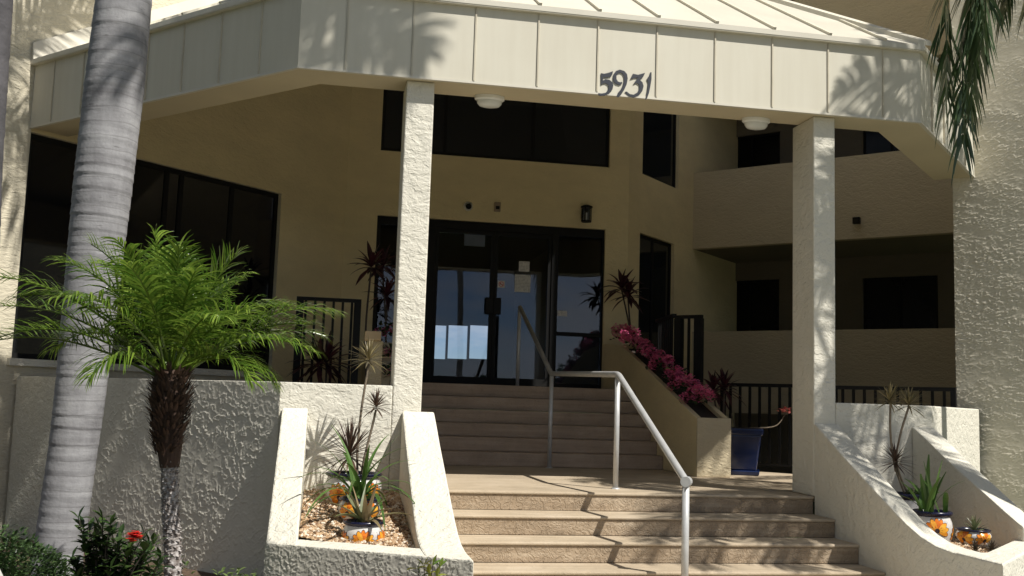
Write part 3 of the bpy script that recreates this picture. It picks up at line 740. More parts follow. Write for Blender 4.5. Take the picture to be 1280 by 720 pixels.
# its counterpart on the left, mostly behind the column
fl = thing('flower_planter', 'stucco flower planter left of the upper steps behind the left column', 'planter', (.75, 13.5, LZ))
q = aY(458, 427, 13.9); q2 = aY(492, 427, 13.9)
b = MB(); b.prism([(q.x + .02, 13.9), (.89, 13.9), (.89, 15.5), (q.x + .02, 15.5)], TZ, q.z); b.build('body', M_gall, fl, bevel=.008)
a = aY(457, 413.5, 9.75); b_ = aY(476, 426, 9.75)
t = thing('garden_post', 'beige post with a small tan wooden block on top beside the left column', 'post', ((a.x + b_.x) / 2, 9.8, TZ))
b = MB(); b.box((a.x + .045, 9.77, TZ - .02), (b_.x + .02, 9.88, b_.z)); b.build('post', M_gall, t, bevel=.006)
b = MB(); b.box((a.x, 9.72, b_.z + .001), (b_.x, 9.9, a.z)); b.build('block', plain('pale_wood', (.52, .38, .22), .6), t, bevel=.006)

# ------------------------------------------------------------------ hand rail and black railings
hr = thing('hand_rail', 'grey painted pipe hand rail down the middle of the steps', 'hand rail', (2.82, 9.5, LZ))
HXr = 2.80
P3 = aX(650, 384, HXr); P2 = aX(689, 467, HXr); P1 = aX(773, 468, HXr); P0 = aX(858, 602, HXr)
P0 = Vector((HXr, P0.y, P0.z)); rr = .030
b = MB()
def bend(a, c, e, n=5, k=.07):
    u = (a - c).normalized() * k; w = (e - c).normalized() * k
    return [(c + u) * (1 - t) ** 2 + c * 2 * t * (1 - t) + (c + w) * t * t for t in [i / n for i in range(n + 1)]]
pth = [P3] + bend(P3, P2, P1) + bend(P2, P1, P0) + [P0 + Vector((0, .05, .02)), P0]
b.tube(pth, rr, 14); b.build('rail', M_rail, hr, smooth=True)
for top, zb, name in ((P3 + Vector((0, .02, 0)), DZ, 1), (P2 + Vector((0, -.03, 0)), LZ, 2), (P1 + Vector((0, .02, 0)), LZ, 3)):
    b = MB(); b.tube([(top.x, top.y, zb), (top.x, top.y, top.z - .01)], .026, 14); b.lathe((top.x, top.y, zb), [(.045, 0), (.045, .006), (.027, .014)], 14); b.build('post', M_rail, hr, smooth=True)
zs = LZ - RI * (math.floor((Y0 - P0.y) / TR) + 1)
b = MB(); b.tube([(P0.x, P0.y + .01, zs), (P0.x, P0.y + .01, P0.z + .0)], .029, 14); b.build('post', M_rail, hr, smooth=True)
b = MB(); b.tube([P0 + Vector((-.02, -.035, -.0)), P0 + Vector((.02, .03, .0))], .04, 14); b.build('end_cap', M_rail, hr, smooth=False)

def railing(name, lab, p0, p1, z0, z1, gap=.115, endpost=(True, True), pw=.03):
    p0, p1 = Vector(p0), Vector(p1); L = (p1 - p0).length; t_ = (p1 - p0).normalized()
    o = thing(name, lab, 'railing', (*p0, z0), 'black metal railings')
    b = MB(); b.obox(p0, p1, z1 - .045, z1, -.03, .03); b.build('top_rail', M_black, o)
    b = MB(); b.obox(p0, p1, z0 + .08, z0 + .11, -.015, .015); b.build('bottom_rail', M_black, o)
    n = max(2, round(L / gap))
    for i in range(1, n):
        c = p0 + t_ * (L * i / n); b = MB(); b.obox(c - t_ * .016, c + t_ * .016, z0 + .1105, z1 - .0455, -.012, .012); b.build('baluster', M_black, o)
    for k, c in enumerate((p0 + t_ * pw, p1 - t_ * pw)):
        if endpost[k]:
            b = MB(); b.obox(c - t_ * pw, c + t_ * pw, z0, z1 - .0455, -pw, pw); b.build('post', M_black, o)
    return o
a = aY(371, 374, 13.4); b_ = aY(452, 371, 13.4)
railing('railing', 'short black railing on the left terrace behind the pygmy palm', (a.x, 13.4), (b_.x, 13.4), TZ, (a.z + b_.z) / 2, gap=.12, pw=.045)
railing('railing', 'black railing on the landing behind the blue pot', (5.27, 13.03), (5.27 + 1.05, 13.03 - 1.05), LZ, .355, gap=.13)
railing('railing', 'black railing showing above the low wall right of the right column', (6.325, 11.975), (7.36, 10.94), LZ, .345, gap=.13)
a = aY(790, 400, 13.6); b_ = aY(845, 391, 13.2); c_ = aY(878, 396, 12.9)
railing('railing', 'tall black railing behind the pink flowers', (b_.x, 13.2), (c_.x, 12.9), LZ, 1.25, gap=.10, pw=.05)
railing('railing', 'black railing half hidden behind the top of the flower row', (a.x + .6, 14.3), (b_.x, 13.26), LZ, 1.28, gap=.12, endpost=(False, False))

# ------------------------------------------------------------------ plants: generators
UPV = Vector((0, 0, 1))
def blade(mb, p, az, el, L, w, droop, seg=6, tip=.05, fold=.35, base=.5, peak=.35, twist=0):
    """one strap or lance leaf: starts at p, leaves at azimuth az and elevation el, bends down by droop over its length"""
    d = Vector((math.cos(az) * math.cos(el), math.sin(az) * math.cos(el), math.sin(el)))
    pts = [Vector(p)]; sides = []; ws = []
    for i in range(seg + 1):
        t = i / seg
        s = d.cross(UPV); s = s.normalized() if s.length > 1e-4 else Vector((math.sin(az), -math.cos(az), 0))
        if twist: s = Matrix.Rotation(twist * t, 3, d) @ s
        sides.append(s)
        k = base + (1 - base) * min(1, t / peak) if t < peak else 1 - (1 - tip) * ((t - peak) / (1 - peak)) ** 1.6
        ws.append(w * k)
        if i < seg:
            pts.append(pts[-1] + d * (L / seg)); d = (d + Vector((0, 0, -droop / seg))).normalized()
    mb.strip(pts, sides, ws, fold)
def rosette(mb, rg, c, n, L, w, el0=-.3, el1=1.4, droop=.5, seg=5, **k):
    for i in range(n):
        t = (i + .5) / n
        blade(mb, Vector(c) + Vector((0, 0, .03 * t)), i * 2.39996 + rg.uniform(-.25, .25), el0 + (el1 - el0) * t + rg.uniform(-.1, .1),
              L * rg.uniform(.8, 1.1) * (1 - .25 * t), w * rg.uniform(.85, 1.1), droop * rg.uniform(.6, 1.3), seg, **k)
def curve_pts(ctrl, n=10):
    """Catmull-Rom through control points"""
    c = [Vector(p) for p in ctrl]; c = [2 * c[0] - c[1]] + c + [2 * c[-1] - c[-2]]; out = []
    for i in range(1, len(c) - 2):
        for k in range(n):
            t = k / n; a, b, d, e_ = c[i - 1], c[i], c[i + 1], c[i + 2]
            out.append(.5 * ((2 * b) + (d - a) * t + (2 * a - 5 * b + 4 * d - e_) * t * t + (3 * b - a - 3 * d + e_) * t ** 3))
    out.append(c[-2]); return out
def frond(mb, rg, pts, n, LL, w, ang=.9, droop=1.0, lift=.35, start=.12, rr=.011, seg=4, prof=None, mess=.12):
    """a feather leaf: rachis through pts with leaflets on both sides"""
    pts = [Vector(p) for p in pts]
    cum = [0]
    for a, b in zip(pts, pts[1:]): cum.append(cum[-1] + (b - a).length)
    T = cum[-1]
    mb.tube(pts, [rr * (1 - .8 * c / T) + .001 for c in cum], 5)
    def at(s):
        for i in range(len(pts) - 1):
            if cum[i + 1] >= s or i == len(pts) - 2:
                f = (s - cum[i]) / max(1e-6, cum[i + 1] - cum[i]); return pts[i].lerp(pts[i + 1], f), (pts[i + 1] - pts[i]).normalized()
    for i in range(n):
        t = start + (1 - start) * (i + .5) / n
        p, tan = at(t * T)
        side = tan.cross(UPV); side = side.normalized() if side.length > .05 else Vector((1, 0, 0))
        up = side.cross(tan).normalized()
        k = prof(t) if prof else (.45 + .55 * math.sin(min(1, (t - start) / .35) * math.pi / 2)) * (1 - .62 * max(0, (t - .55) / .45) ** 1.5)
        for sg in (-1, 1):
            an = ang * (1 - .45 * t) + rg.uniform(-.17, .17)
            d = (side * sg * math.sin(an) + tan * math.cos(an) + up * (lift + rg.uniform(-mess, mess))).normalized()
            L = LL * k * rg.uniform(.85, 1.1); q = Vector(p); lp = [q.copy()]; ss = []; ws = []
            wv = w * (.55 + .45 * k)
            for j in range(seg + 1):
                s_ = d.cross(up); s_ = s_.normalized() if s_.length > .05 else tan
                ss.append(s_); ws.append(wv * (.6, 1, .85, .5, .06)[round(j * 4 / seg)])
                if j < seg:
                    q = q + d * (L / seg); lp.append(q.copy()); d = (d + Vector((0, 0, -droop / seg * rg.uniform(.7, 1.3)))).normalized()
            mb.strip(lp, ss, ws)
def arch(c, az, el, L, droop, n=12):
    d = Vector((math.cos(az) * math.cos(el), math.sin(az) * math.cos(el), math.sin(el))); p = Vector(c); out = [p.copy()]
    for i in range(n):
        t = i / n
        p = p + d * (L / n); out.append(p.copy()); d = (d + Vector((0, 0, -droop / n * (.4 + 1.2 * t)))).normalized()
    return out

M_frond = leafmat('pygmy_palm_leaf', (.065, .14, .016), (.24, .34, .05), .2, .4)
M_fronddk = leafmat('royal_palm_leaf', (.03, .058, .02), (.075, .12, .04), .35, .22)
M_burg = leafmat('burgundy_leaf', (.028, .010, .014), (.075, .018, .026), .32, .15)
M_strap = leafmat('green_strap_leaf', (.045, .10, .018), (.11, .20, .045), .32, .22)
M_aloe = leafmat('aloe_leaf', (.10, .14, .05), (.30, .22, .12), .4, .12)
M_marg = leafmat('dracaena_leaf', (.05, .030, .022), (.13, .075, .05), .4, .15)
M_marg2 = leafmat('tan_dracaena_leaf', (.14, .12, .05), (.28, .22, .11), .4, .2)  # tan to yellow-green leaf colour of the upper rosettes
M_succ = leafmat('succulent_leaf', (.05, .045, .03), (.12, .09, .06), .4, .05)
M_hedge = leafmat('clipped_shrub_leaf', (.018, .042, .014), (.06, .105, .03), .4, .15)
M_ixora = leafmat('ixora_leaf', (.018, .042, .013), (.05, .085, .022), .25, .15)
M_cover = leafmat('ground_cover_leaf', (.06, .10, .025), (.16, .22, .06), .45, .25)
M_croton = leafmat('yellow_green_leaf', (.10, .20, .03), (.55, .50, .08), .35, .25)
M_ger = leafmat('geranium_leaf', (.012, .03, .012), (.03, .06, .02), .5, .15)
M_pink = leafmat('pink_petal', (.82, .15, .36), (.90, .32, .52), .5, .3)
M_red = leafmat('red_petal', (.65, .02, .02), (.85, .05, .04), .5, .3)
M_stem = plain('pale_stem', (.16, .125, .085), .8, var=.3, vscale=25, bmp=.003)
M_dstem = plain('dark_stem', (.06, .045, .035), .8, var=.3, vscale=25)

# ------------------------------------------------------------------ big royal palm in front of the terrace wall
def bark_mat():
    m, n, l, p = mat('ringed_grey_bark'); v = coords(n, l)
    band = noise(n, l, coords(n, l, (.8, .8, 7)), 1.5, 5, .6, .3)
    blot = noise(n, l, v, 3.2, 6, .7); str_ = noise(n, l, coords(n, l, (14, 14, .8)), 1.5, 4, .6)
    f = mth(n, l, 'ADD', mth(n, l, 'MULTIPLY', band, .35), mth(n, l, 'ADD', mth(n, l, 'MULTIPLY', blot, .5), mth(n, l, 'MULTIPLY', str_, .15)))
    c = ramp(n, l, f, [(.34, (.15, .145, .15)), (.45, (.235, .23, .235)), (.55, (.305, .30, .305)), (.68, (.40, .395, .395))])
    ck = ramp(n, l, noise(n, l, coords(n, l, (3, 3, 26)), 2.1, 3, .6), [(.66, 0), (.72, .6)])
    wv = n.new('ShaderNodeTexWave'); wv.bands_direction = 'Z'; wv.wave_profile = 'SAW'; wv.inputs['Scale'].default_value = 2.6; wv.inputs['Distortion'].default_value = 1.6; wv.inputs['Detail'].default_value = 3; wv.inputs['Detail Scale'].default_value = 1.2
    l.new(v, wv.inputs['Vector'])
    c = mixc(n, l, ramp(n, l, wv.outputs['Fac'], [(.0, .55), (.05, .10), (.5, 0), (.93, 0), (.98, .4)]), c, (.10, .095, .095))
    c = mixc(n, l, ck, c, (.05, .045, .045))
    l.new(c, p.inputs['Base Color']); p.inputs['Roughness'].default_value = .85
    bump(n, l, mth(n, l, 'ADD', mth(n, l, 'MULTIPLY', band, .6), mth(n, l, 'MULTIPLY', noise(n, l, v, 40, 4), .3)), .014, .6, p); return m
M_bark = bark_mat()
def ringed_trunk(mb, ctrl, rads, seed, step=.012, ring=.105):
    rg = random.Random(seed)
    cp = curve_pts(ctrl, 40); rc = []
    for i in range(len(rads) - 1):
        for k in range(40): rc.append(rads[i] + (rads[i + 1] - rads[i]) * k / 40)
    rc.append(rads[-1])
    pts = []; rr_ = []; s = 0; nxt = ring; 
    last = cp[0]; ph = 0
    for i, p in enumerate(cp):
        pts.append(p)
    # resample finely
    out = [cp[0]]; ro = [rc[0]]; acc = 0
    for (a, b, ra, rb) in zip(cp, cp[1:], rc, rc[1:]):
        L = (b - a).length; n = max(1, int(L / step))
        for k in range(1, n + 1): out.append(a.lerp(b, k / n)); ro.append(ra + (rb - ra) * k / n)
    s = 0; rl = ring * rg.uniform(.7, 1.3); q = 0; res = []
    for i in range(len(out)):
        if i: s += (out[i] - out[i - 1]).length
        if s > rl: s = 0; rl = ring * rg.uniform(.7, 1.35); q = rg.uniform(.6, 1.2)
        f = s / rl
        res.append(ro[i] * (1 + .02 * q * (1 - f) ** 2 - .010 * (f > .9)))
    mb.tube(out, res, 26)
YP = 8.9
def pp(x, y): return aY(x, y, YP)
base = pp(66, 760); base = Vector((base.x - .02, YP, GZ - .05))
ctrl = [base, pp(73, 690), pp(91, 565), pp(103, 470), pp(128, 240), pp(143, 110), pp(155, 0)]
d_ = (ctrl[-1] - ctrl[-2]).normalized()
ctrl += [ctrl[-1] + d_ * 1.3 + Vector((0, 0, .1)), ctrl[-1] + d_ * 2.5 + Vector((.02, 0, .3))]
rads = [.225, .19, .187, .198, .232, .238, .227, .20, .17]
ctop = ctrl[-1]
pt = thing('palm_tree', 'tall leaning palm with a thick ringed grey trunk left of the porch', 'palm tree', base)
b = MB(); ringed_trunk(b, ctrl, rads, 5); b.build('trunk', M_bark, pt, smooth=True)
b = MB(); b.tube([ctop, ctop + Vector((.03, 0, .5)), ctop + Vector((.05, 0, 1.2))], [.175, .16, .06], 16); b.build('crownshaft', plain('green_crownshaft', (.10, .17, .05), .4), pt, smooth=True)
rg = random.Random(11); b = MB(); cc = ctop + Vector((.05, 0, 1.1))
for i in range(13):
    frond(b, rg, arch(cc, i * 2.4 + .3, rg.uniform(.25, 1.2), rg.uniform(2.1, 2.6), rg.uniform(1.2, 1.9)), 46, .62, .016, ang=1.0, droop=1.0, lift=.3)
b.build('crown', M_fronddk, pt, fix=False)

# second trunk cut by the left edge of the picture
YQ = 6.2
def pq(x, y): return aY(x, y, YQ)
base = Vector((pq(-42, 300).x - .12, YQ, GZ - .05))
pt = thing('palm_tree', 'palm trunk with shade-darkened bark cut off by the left edge of the photo', 'palm tree', base)
b = MB(); c_ = [base, pq(-45, 400), pq(-28, 180), pq(-15, 0)]; d_ = (c_[-1] - c_[-2]).normalized(); c_ += [c_[-1] + d_ * 2.4]
ringed_trunk(b, c_, [.15, .14, .135, .132, .12], 8); b.build('trunk', plain('shade_darkened_bark', (.085, .08, .085), .9, var=.35, vscale=7, bmp=.004), pt, smooth=True)  # bark colour darkened to stand for shade on this trunk
b = MB(); rg = random.Random(4)
for i in range(10): frond(b, rg, arch(c_[-1], i * 2.4 + 2.2, rg.uniform(.3, 1.2), 1.7, rg.uniform(1.2, 1.8)), 36, .5, .016)
b.build('crown', M_fronddk, pt, fix=False)

# palm at the right whose drooping leaf tips hang into the picture
pt = thing('palm_tree', 'palm with dark drooping fronds hanging in front of the right wall', 'palm tree', (7.3, 6.5, GZ))
cc = Vector((7.05, 6.55, 4.75))
b = MB(); ringed_trunk(b, [(7.3, 6.5, GZ - .05), (7.25, 6.5, .8), (7.12, 6.53, 2.9), cc], [.17, .15, .14, .12], 9); b.build('trunk', M_bark, pt, smooth=True)
b = MB(); rg = random.Random(21)
YH = 7.45
def ph(x, y, Y=YH): return aY(x, y, Y)
hang = [
    ([cc, (6.2, 7.0, 5.1), (5.6, 7.35, 4.4), ph(1188, -25, 7.5), ph(1184, 65, 7.5), ph(1182, 125, 7.5)], 56, .62),
    ([cc, (6.5, 7.1, 5.2), (6.0, 7.3, 4.7), ph(1240, -60, 7.2), ph(1232, 10, 7.2), ph(1226, 60, 7.2)], 50, .6),
    ([cc, (6.9, 7.0, 5.3), (6.5, 7.3, 4.9), ph(1278, -90, 7.5), ph(1270, -40, 7.5), ph(1262, 0, 7.5)], 46, .55),
    ([cc, (6.3, 6.9, 5.0), (5.55, 7.3, 4.3), ph(1207, 25), ph(1204, 110), ph(1203, 178)], 62, .62),
    ([cc, (6.5, 6.8, 5.2), (5.85, 7.25, 4.7), ph(1228, -50, 7.3), ph(1219, 35, 7.3), ph(1214, 135, 7.3)], 60, .66),
    ([cc, (6.7, 7.1, 5.1), (6.2, 7.5, 4.6), ph(1252, -110, 7.6), ph(1232, -10, 7.6), ph(1223, 85, 7.6)], 56, .62),
    ([cc, (6.8, 6.9, 5.3), (6.4, 7.2, 4.9), ph(1290, -150, 7.3), ph(1268, -60, 7.3), ph(1254, 10, 7.3)], 50, .60),
    ([cc, (6.9, 7.2, 5.1), (6.6, 7.6, 4.7), ph(1310, -110, 7.7), ph(1300, -50, 7.7), ph(1286, 5, 7.7)], 46, .55)]
for ctl, n, LL in hang:
    frond(b, rg, curve_pts(ctl, 5), n + 10, LL * 1.08, .015, ang=.62, droop=1.1, lift=.0, start=.25, rr=.012, prof=lambda t: .6 + .4 * math.sin(min(1, t * 1.1) * math.pi))
for az in (-2.2, -1.9, -1.6, -1.3, -1.0):
    frond(b, rg, arch(cc, az, rg.uniform(.25, .6), rg.uniform(2.1, 2.6), rg.uniform(1.0, 1.5)), 42, .62, .018)
for i in range(11):
    az = -2.0 + i * .42
    frond(b, rg, arch(cc, az, rg.uniform(.3, 1.2), rg.uniform(1.7, 2.2), rg.uniform(1.4, 2.0)), 40, .6, .015)
b.build('crown', M_fronddk, pt, fix=False)

# palms standing outside the picture; their crowns throw the leaf shadows on canopy, column and steps
def tall_palm(lab, ctl, r0, seed, azs, L, els=(.1, 1.1), n=40, LL=.6, w=.02):
    pt = thing('palm_tree', lab, 'palm tree', ctl[0]); b = MB(); ringed_trunk(b, ctl, [r0] * (len(ctl) - 1) + [r0 * .8], seed, ring=.13); b.build('trunk', M_bark, pt, smooth=True)
    b = MB(); rg = random.Random(seed)
    for az in azs: frond(b, rg, arch(ctl[-1], az + rg.uniform(-.1, .1), rg.uniform(*els), L * rg.uniform(.85, 1.1), rg.uniform(1.2, 1.9)), n, LL, w)
    b.build('crown', M_fronddk, pt, fix=False)
tall_palm('tall slim palm leaning over the walk towards the canopy', [(3.9, 2.0, GZ - .05), (3.8, 2.3, 2.4), (3.5, 2.9, 6), (3.1, 3.7, 7.4), (2.1, 5.85, 8.9)], .085, 31, [i * .4 for i in range(16)], 1.75, els=(.35, 1.2), n=30, LL=.62, w=.026)
tall_palm('medium palm right of the walk behind the drooping palm', [(9.4, 6.0, GZ - .05), (9.2, 6.2, 3), (8.7, 6.5, 7.4)], .13, 32, [2.0, 2.6, 3.1, 3.6, 4.2, 1.2, .4, 5.2], 2.1, n=34)

# ------------------------------------------------------------------ pygmy date palm
YD_ = 6.7
def pd(x, y): return aY(x, y, YD_)
base = Vector((pd(216, 760).x, YD_, GZ - .03))
pt = thing('pygmy_date_palm', 'small feathery date palm with a shaggy brown neck in front of the terrace wall', 'palm tree', base)
b = MB(); trunk = curve_pts([base, pd(216, 700), pd(213, 640), pd(212, 580)], 30)
b.tube(trunk, [.052 * (1 + .05 * math.sin(i * 2.2)) for i in range(len(trunk))], 16)
rg = random.Random(2)
cum = 0
for i in range(260):
    t = i / 260; p = trunk[min(len(trunk) - 1, int(t * len(trunk)))]; an = i * 2.39996; o = Vector((math.cos(an), math.sin(an), 0))
    s_ = Vector((-math.sin(an), math.cos(an), 0)); w = .016; q = p + o * .047 + Vector((0, 0, rg.uniform(-.01, .01)))
    b.add([q - s_ * w, q + s_ * w, q + o * .02 + UPV * .022], [(0, 1, 2)])
    b.add([q - s_ * w + UPV * .03, q + s_ * w + UPV * .03, q + o * .02 + UPV * .022], [(0, 2, 1)])
def scale_bark():
    m, n, l, p = mat('scaly_palm_bark'); v = coords(n, l); w = ramp(n, l, noise(n, l, v, 38, 3), [(.38, (.14, .115, .10)), (.55, (.37, .34, .32)), (.7, (.52, .49, .47))])
    l.new(w, p.inputs['Base Color']); p.inputs['Roughness'].default_value = .9; return m
b.build('trunk', scale_bark(), pt, fix=False)
b = MB(); ctl = [pd(212, 584), pd(212, 560), pd(211, 530), pd(210, 500), pd(211, 478), pd(213, 462)]
b.tube(ctl, [.058, .075, .088, .105, .10, .072], 18)
for i in range(620):
    t = rg.random(); z0 = ctl[0].z + (ctl[-1].z - ctl[0].z) * (.12 + .86 * t); r0 = .062 + .052 * math.sin(min(1, t * 1.1) * 2.4); an = rg.uniform(0, 6.283)
    p = Vector((ctl[2].x + math.cos(an) * r0, YD_ + math.sin(an) * r0, z0))
    blade(b, p, an, rg.uniform(.5, 1.35), rg.uniform(.035, .085), rg.uniform(.006, .014), .1, 2, tip=.3, fold=.2, base=1, peak=.2)
M_boot = leafmat('dry_leaf_bases', (.030, .016, .010), (.11, .060, .038), .85, 0)
b.build('leaf_bases', M_boot, pt, fix=False)
cc = pd(213, 466)
spec = []                                       # (azimuth, elevation, length, droop)
for i in range(27):
    t = i / 26
    spec.append((i * 2.39996 + rg.uniform(-.2, .2), 1.46 - .90 * t ** .9 + rg.uniform(-.06, .06), (.84 + .26 * t ** .6) + rg.uniform(-.10, .10), 1.15 + .25 * t + rg.uniform(-.3, .4)))
spec += [(-.1, .80, 1.34, 1.25), (.15, .70, 1.2, 1.2), (3.25, .75, 1.32, 1.2), (3.0, .62, 1.2, 1.0), (2.9, .45, 1.2, .9), (-.75, .45, .85, 1.7), (-.35, .42, .82, 1.6), (-2.2, .65, .66, 2.2)]
for az, el, L, dr in spec:
    L *= .95 - .10 * math.cos(az)
    b = MB(); a = rg.uniform(0, 6.28)
    frond(b, rg, arch(cc + Vector((math.cos(az) * .035, math.sin(az) * .035, rg.uniform(-.06, .05))), az, el, L, dr, 12), 38, .31, .0078, mess=.26, ang=rg.uniform(.85, 1.15), droop=rg.uniform(.7, 1.7), lift=rg.uniform(.15, .5), start=.2, rr=.0095, seg=4)
    b.build('frond', M_frond, pt, fix=False)

# ------------------------------------------------------------------ bed plants at the lower left
def leaf_cloud(mb, rg, c, rx, ry, rz, n, L, w, shell=.55):
    for _ in range(n):
        while True:
            v = Vector((rg.uniform(-1, 1), rg.uniform(-1, 1), rg.uniform(-1, 1)))
            if shell < v.length < 1: break
        bl = 1 + .12 * math.sin(v.x * 7 + v.y * 5) * math.cos(v.z * 6)
        p = Vector(c) + Vector((v.x * rx, v.y * ry, v.z * rz)) * bl
        az = math.atan2(v.y, v.x) + rg.uniform(-1.2, 1.2)
        blade(mb, p, az, rg.uniform(-.2, 1.2), L * rg.uniform(.6, 1.2), w, .4, 2, tip=.1, fold=.3, base=.5, peak=.5)
b = MB(); rg = random.Random(7)
c = aY(12, 700, 5.9); zt = aY(12, 667, 5.9).z
t = thing('clipped_shrub', 'rounded dark green clipped shrub at the lower left corner', 'shrub', (c.x, 5.9, GZ))
leaf_cloud(b, rg, (c.x - .05, 5.9, zt - .42), .40, .42, .42, 9000, .034, .009, .7); b.build('foliage', M_hedge, t, fix=False)
b = MB(); 
for i in range(9):
    an = i * .7; b.tube([(c.x, 5.9, GZ - .02), (c.x + math.cos(an) * .12, 5.9 + math.sin(an) * .12, GZ + .3), (c.x + math.cos(an) * .26, 5.9 + math.sin(an) * .26, zt - .3)], [.02, .014, .006], 6)
b.build('stem', M_dstem, t)
def sprig(mb, fb, rg, p0, p1, n, L, w, tipleaf=True):
    p0, p1 = Vector(p0), Vector(p1); mid = (p0 + p1) / 2 + Vector((rg.uniform(-.03, .03), rg.uniform(-.03, .03), .02)); pts = curve_pts([p0, mid, p1], 4)
    mb.tube(pts, [.007 - .005 * i / len(pts) for i in range(len(pts))], 5)
    for i in range(n):
        t = .25 + .75 * i / max(1, n - 1); q = pts[min(len(pts) - 1, int(t * (len(pts) - 1)))]; az = i * 1.57 + rg.uniform(-.5, .5)
        for k in (0, math.pi): blade(fb, q, az + k, rg.uniform(.1, .9), L * rg.uniform(.75, 1.15), w * rg.uniform(.85, 1.1), .5, 4, tip=.08, fold=.25, base=.25, peak=.5)
    if tipleaf: blade(fb, pts[-1], rg.uniform(0, 6.28), 1.2, L * .9, w * .8, .2, 4, tip=.08, fold=.3, base=.25, peak=.5)
YI = 6.25
def pi_(x, y, dy=0): return aY(x, y, YI + dy)
c = pi_(145, 700); t = thing('ixora_bush', 'dark leafed bush with one bright red flower beside the palm trunks', 'shrub', (c.x, YI, GZ))
s_ = MB(); b = MB(); rg = random.Random(9)
tips = [(98, 640), (112, 655), (128, 640), (138, 648), (104, 672), (90, 690), (118, 680), (150, 662), (165, 668), (180, 660), (192, 672), (200, 690), (140, 690), (158, 695), (175, 690), (125, 705), (110, 712), (188, 708), (150, 715), (168, 715), (98, 715), (135, 665), (122, 664), (146, 680), (184, 684)]
for (x, y) in tips:
    for q in range(2):
        dy = rg.uniform(-.2, .2); e_ = pi_(x + rg.uniform(-7, 7) * q, y + 8 + 12 * q, dy); p0 = Vector((c.x + (e_.x - c.x) * .3, YI + dy * .4, e_.z - .38)); sprig(s_, b, rg, p0, e_, 7, .085, .025)
for i in range(7): s_.tube([(c.x + .03 * math.cos(i), YI + .03 * math.sin(i), GZ - .02), (c.x + .12 * math.cos(i * .9), YI + .12 * math.sin(i * .9), -1.25)], [.014, .008], 6)
s_.build('stem', M_dstem, t); b.build('foliage', M_ixora, t, fix=False)
b = MB(); f0 = pi_(167, 672, -.36)
for i in range(110):
    v = Vector((rg.gauss(0, 1), rg.gauss(0, 1), rg.gauss(.4, .8))).normalized(); q = f0 + Vector((v.x * .045, v.y * .04, v.z * .034)) * rg.uniform(.35, 1.0); az0 = rg.uniform(0, 6)
    for k in range(4): blade(b, q, az0 + k * 1.57, .2, .016, .006, .2, 2, fold=.1, base=.4, peak=.5)
b.build('flower', M_red, t, fix=False)
# pale ground cover between the trunks and the wall
b = MB(); rg = random.Random(13)
for _ in range(2600):
    x = rg.uniform(-2.0, -.25); y = rg.uniform(6.9, 7.9) ; h_ = .30 + .18 * math.sin(x * 5 + 1) * math.cos(y * 4) + .1 * (x < -1.1)
    z = GZ + max(.05, h_) * rg.uniform(.3, 1.0); blade(b, (x, y, z), rg.uniform(0, 6.28), rg.uniform(-.1, 1), .05, .013, .5, 3, tip=.1, fold=.3, base=.4, peak=.5)
tag(b.build('ground_cover', M_cover, fix=False), 'pale green leafy ground cover under the palms', 'ground cover', kind='stuff')
YC = 6.15
c = aY(536, 716, YC); t = thing('variegated_shrub', 'small shrub with yellow green leaves at the foot of the left planter', 'shrub', (c.x, YC, GZ))
s_ = MB(); b = MB(); rg = random.Random(17)
for (x, y) in ((522, 708), (530, 705), (541, 704), (550, 706), (536, 714), (526, 718), (546, 718), (538, 726)):
    sprig(s_, b, rg, (c.x, YC, GZ + .2), aY(x, y + 3, YC + rg.uniform(-.05, .05)), 3, .075, .02)
s_.build('stem', M_dstem, t); b.build('foliage', M_croton, t, fix=False)
# white boulder at the very corner
p = aY(-40, 714, 4.7); b = MB(); rg = random.Random(3)
bm = bmesh.new(); bmesh.ops.create_icosphere(bm, subdivisions=4, radius=1)
for v in bm.verts:
    q = v.co; k = 1 + .10 * math.sin(q.x * 3 + 1) + .08 * math.cos(q.y * 4) + .05 * math.sin(q.z * 6 + q.x * 5); b.v.append(Vector((p.x - .05 + q.x * .26 * k, 4.7 + q.y * .26 * k, GZ + .32 + q.z * (p.z - GZ - .30) * k)))
b.f = [tuple(v.index for v in f.verts) for f in bm.faces]; bm.free()
tag(b.build('boulder', plain('whitewashed_stone', (.62, .60, .55), .9, bmp=.01), smooth=True), 'pale rounded boulder in the lower left corner', 'boulder')

# ------------------------------------------------------------------ pots and their plants
def tala():
    m, n, l, p = mat('white_glaze'); v = coords(n, l)
    c = ramp(n, l, noise(n, l, v, 12, 4), [(.3, (.56, .53, .50)), (.7, (.70, .68, .64))])
    ln = ramp(n, l, noise(n, l, v, 16, 1, .5, 2.2), [(.485, 0), (.497, .75), (.509, 0)])
    c = mixc(n, l, ln, c, (.05, .05, .12))
    l.new(c, p.inputs['Base Color']); p.inputs['Roughness'].default_value = .18; return m
M_glaze = tala()
M_cobalt = plain('cobalt_glaze', (.007, .008, .030), .25, var=.25, vscale=14)
def petal_mat():
    m, n, l, p = mat('orange_painted_petal'); g = n.new('ShaderNodeNewGeometry')
    c = ramp(n, l, mth(n, l, 'ADD', mth(n, l, 'MULTIPLY', g.outputs['Random Per Island'], .5), mth(n, l, 'MULTIPLY', noise(n, l, coords(n, l), 40, 2), .5)), [(.2, (.55, .10, .01)), (.5, (.75, .26, .02)), (.8, (.80, .42, .05))])
    l.new(c, p.inputs['Base Color']); p.inputs['Roughness'].default_value = .2; return m
M_petal = petal_mat()
M_ink = plain('dark_painted_line', (.04, .025, .03), .25)
PROF = [(.0, .0), (.66, .0), (.70, .02), (.86, .22), (.98, .45), (1.0, .58), (.95, .72), (.87, .82), (.84, .86)]
